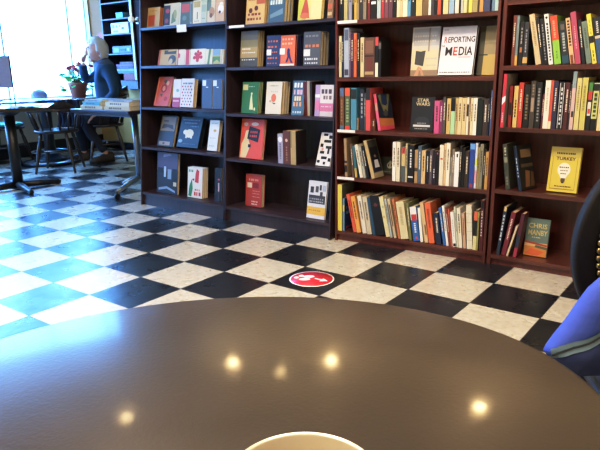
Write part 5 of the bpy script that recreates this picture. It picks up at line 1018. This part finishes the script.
# clothing
def cloth(name, V2, E2, R2, m, sub=2):
    me = to_local(skin_mesh(V2, E2, R2, sub)); o = link(name, me, m, man); return o
cloth('sweater', [MP(113.5, 112), waist, chest, MP(105.8, 72), MP(104.3, 65), MP(108.8, 71, .15), MP(112.8, 81, .235), ne, MP(105.5, 103, .235), MP(99, 112.5, .22), MP(104, 71, -.14), MP(95, 77, -.20), fe, MP(83.6, 72, -.15), MP(82.7, 64.0, -.09)],
      [(0, 1), (1, 2), (2, 3), (3, 4), (3, 5), (5, 6), (6, 7), (7, 8), (8, 9), (3, 10), (10, 11), (11, 12), (12, 13), (13, 14)],
      [(.15, .17), (.145, .165), (.15, .17), (.125, .12), (.108, .100), .090, .068, .062, .052, .046, .086, .066, .062, .052, .046], SWE)
cloth('trousers', [MP(112.5, 116), MP(112, 109), MP(110, 118.5, .10), MP(97, 118.5, .125), nk, MP(94, 138, .13), MP(106, 152.5, .13), MP(112, 118.5, -.10), MP(96, 119, -.115), fk, MP(82, 139, -.12), MP(84.8, 152, -.12)],
      [(0, 1), (0, 2), (2, 3), (3, 4), (4, 5), (5, 6), (0, 7), (7, 8), (8, 9), (9, 10), (10, 11)], [.135, .14, .105, .088, .075, .062, .055, .105, .088, .075, .062, .055], TRO)
bm = BM(); cl = neck-L0; ax = (MP(100, 58)-MP(103.2, 65)).normalized(); x_, y_ = frame_of(ax); rw = []
for r_, h_ in ((.070, -.03), (.074, 0), (.070, .035), (.088, .012), (.098, -.015), (.112, -.045), (.118, -.075)): rw.append([bm.verts.new(cl+ax*h_+(x_*math.cos(t_)+y_*math.sin(t_))*r_) for t_ in [2*math.pi*i/24 for i in range(24)]])
for a, b in zip(rw, rw[1:]):
    for i in range(24): bm.faces.new((a[i], a[(i+1) % 24], b[(i+1) % 24], b[i])).smooth = True
obj('collar', bm, COLL, man)
# hair: cap over crown, back and sides
bm = BM(); res = bmesh.ops.create_uvsphere(bm, u_segments=40, v_segments=28, radius=1); kill = []
for v in res['verts']:
    x, y, z = v.co; n_ = noise.noise(Vector((x*4, y*4, z*4)))*.05+noise.noise(Vector((x*11, y*11, z*11)))*.03
    line = .55 if x > .55 else (.42 if x > .25 else (-.12 if x > .0 else -.72))
    if z < line: kill.append(v)
    s_ = 1.13+n_; v.co = HP(x*.098*s_-.006, y*.074*(s_+.02), z*.118*s_+.002)
bmesh.ops.delete(bm, geom=kill, context='VERTS')
o = obj('hair', bm, HAIR, man, smooth=True); md = o.modifiers.new('thick', 'SOLIDIFY'); md.thickness = .014; md.offset = -1
def shoe(ank, toe, nm):
    d = toe-ank; d.z = 0; d.normalize(); s_ = Z.cross(d); b0_ = Vector((ank.x, ank.y, 0))-L0
    bm = BM(); prof = [(-.075, .030, .075), (-.06, .038, .095), (-.02, .040, .10), (.03, .040, .085), (.09, .046, .06), (.15, .046, .05), (.19, .036, .042), (.21, .015, .03)]
    rg = []
    for u, w_, h_ in prof:
        rg.append([bm.verts.new(b0_+d*u+s_*(w_*math.cos(t_))+Z*(.022+max(0, h_*math.sin(t_)))) for t_ in [math.pi*i/12 for i in range(13)]])
    for a, b in zip(rg, rg[1:]):
        for i in range(12): bm.faces.new((a[i], a[i+1], b[i+1], b[i])).smooth = True
    bm.faces.new(rg[0]); bm.faces.new(rg[-1][::-1]); o = obj('shoe', bm, SHOE, man)
    bm = BM(); up = [b0_+d*u+s_*(w_*1.06*k) for k in (1, -1) for u, w_, _ in (prof if k == 1 else prof[::-1])]
    a = [bm.verts.new(p) for p in up]; b = [bm.verts.new(p+Z*.0235) for p in up]; bm.faces.new(a[::-1]); bm.faces.new(b)
    for i in range(len(a)): bm.faces.new((a[i], a[(i+1) % len(a)], b[(i+1) % len(a)], b[i]))
    obj('sole', bm, SOLE, o)
shoe(na, na+FACE*.9-FH*.35, 'n'); shoe(fa, fa+FACE*1.0-FH*.2, 'f')

w = bpy.data.worlds.new('world'); SC.world = w; w.use_nodes = True
w.node_tree.nodes['Background'].inputs['Color'].default_value = (.16, .44, 1, 1); w.node_tree.nodes['Background'].inputs['Strength'].default_value = 24
# daylight portal in the window opening
pl = bpy.data.lights.new('window_portal', 'AREA'); pl.shape = 'RECTANGLE'; pl.size = WY1-WY0; pl.size_y = WZ1-WZ0; pl.cycles.is_portal = True
po = bpy.data.objects.new('window_portal', pl); COL.objects.link(po)
po.matrix_world = Matrix(((0, 0, -1, X_L-.22), (1, 0, 0, (WY0+WY1)/2), (0, -1, 0, (WZ0+WZ1)/2), (0, 0, 0, 1))) if 0 else Matrix.Translation(Vector((X_L-.22, (WY0+WY1)/2, (WZ0+WZ1)/2))) @ Euler((math.pi/2, 0, -math.pi/2)).to_matrix().to_4x4()
# soft area lights added under the ceiling as fill, not real fixtures
for i, (x, y, e) in enumerate(((5, -3.4, 62), (1.2, -3.6, 52), (-1, -8, 16), (4, -9, 80))):
    ld = bpy.data.lights.new('ceiling_panel', 'AREA'); ld.shape = 'RECTANGLE'; ld.size = 1.2; ld.size_y = .6; ld.energy = e; ld.color = (1, .86, .7)
    lo = bpy.data.objects.new('ceiling_panel', ld); COL.objects.link(lo); lo.location = Vector((x*T, y*T, Z_C-.02))
SC.view_settings.view_transform = 'Standard'; SC.view_settings.exposure = 0


vs = SC.view_settings; vs.use_curve_mapping = True
cv = vs.curve_mapping.curves[3]; cv.points[0].location = (0, 0); cv.points[-1].location = (1, 1)
cv.points.new(.22, .175); cv.points.new(.72, .765); vs.curve_mapping.update()
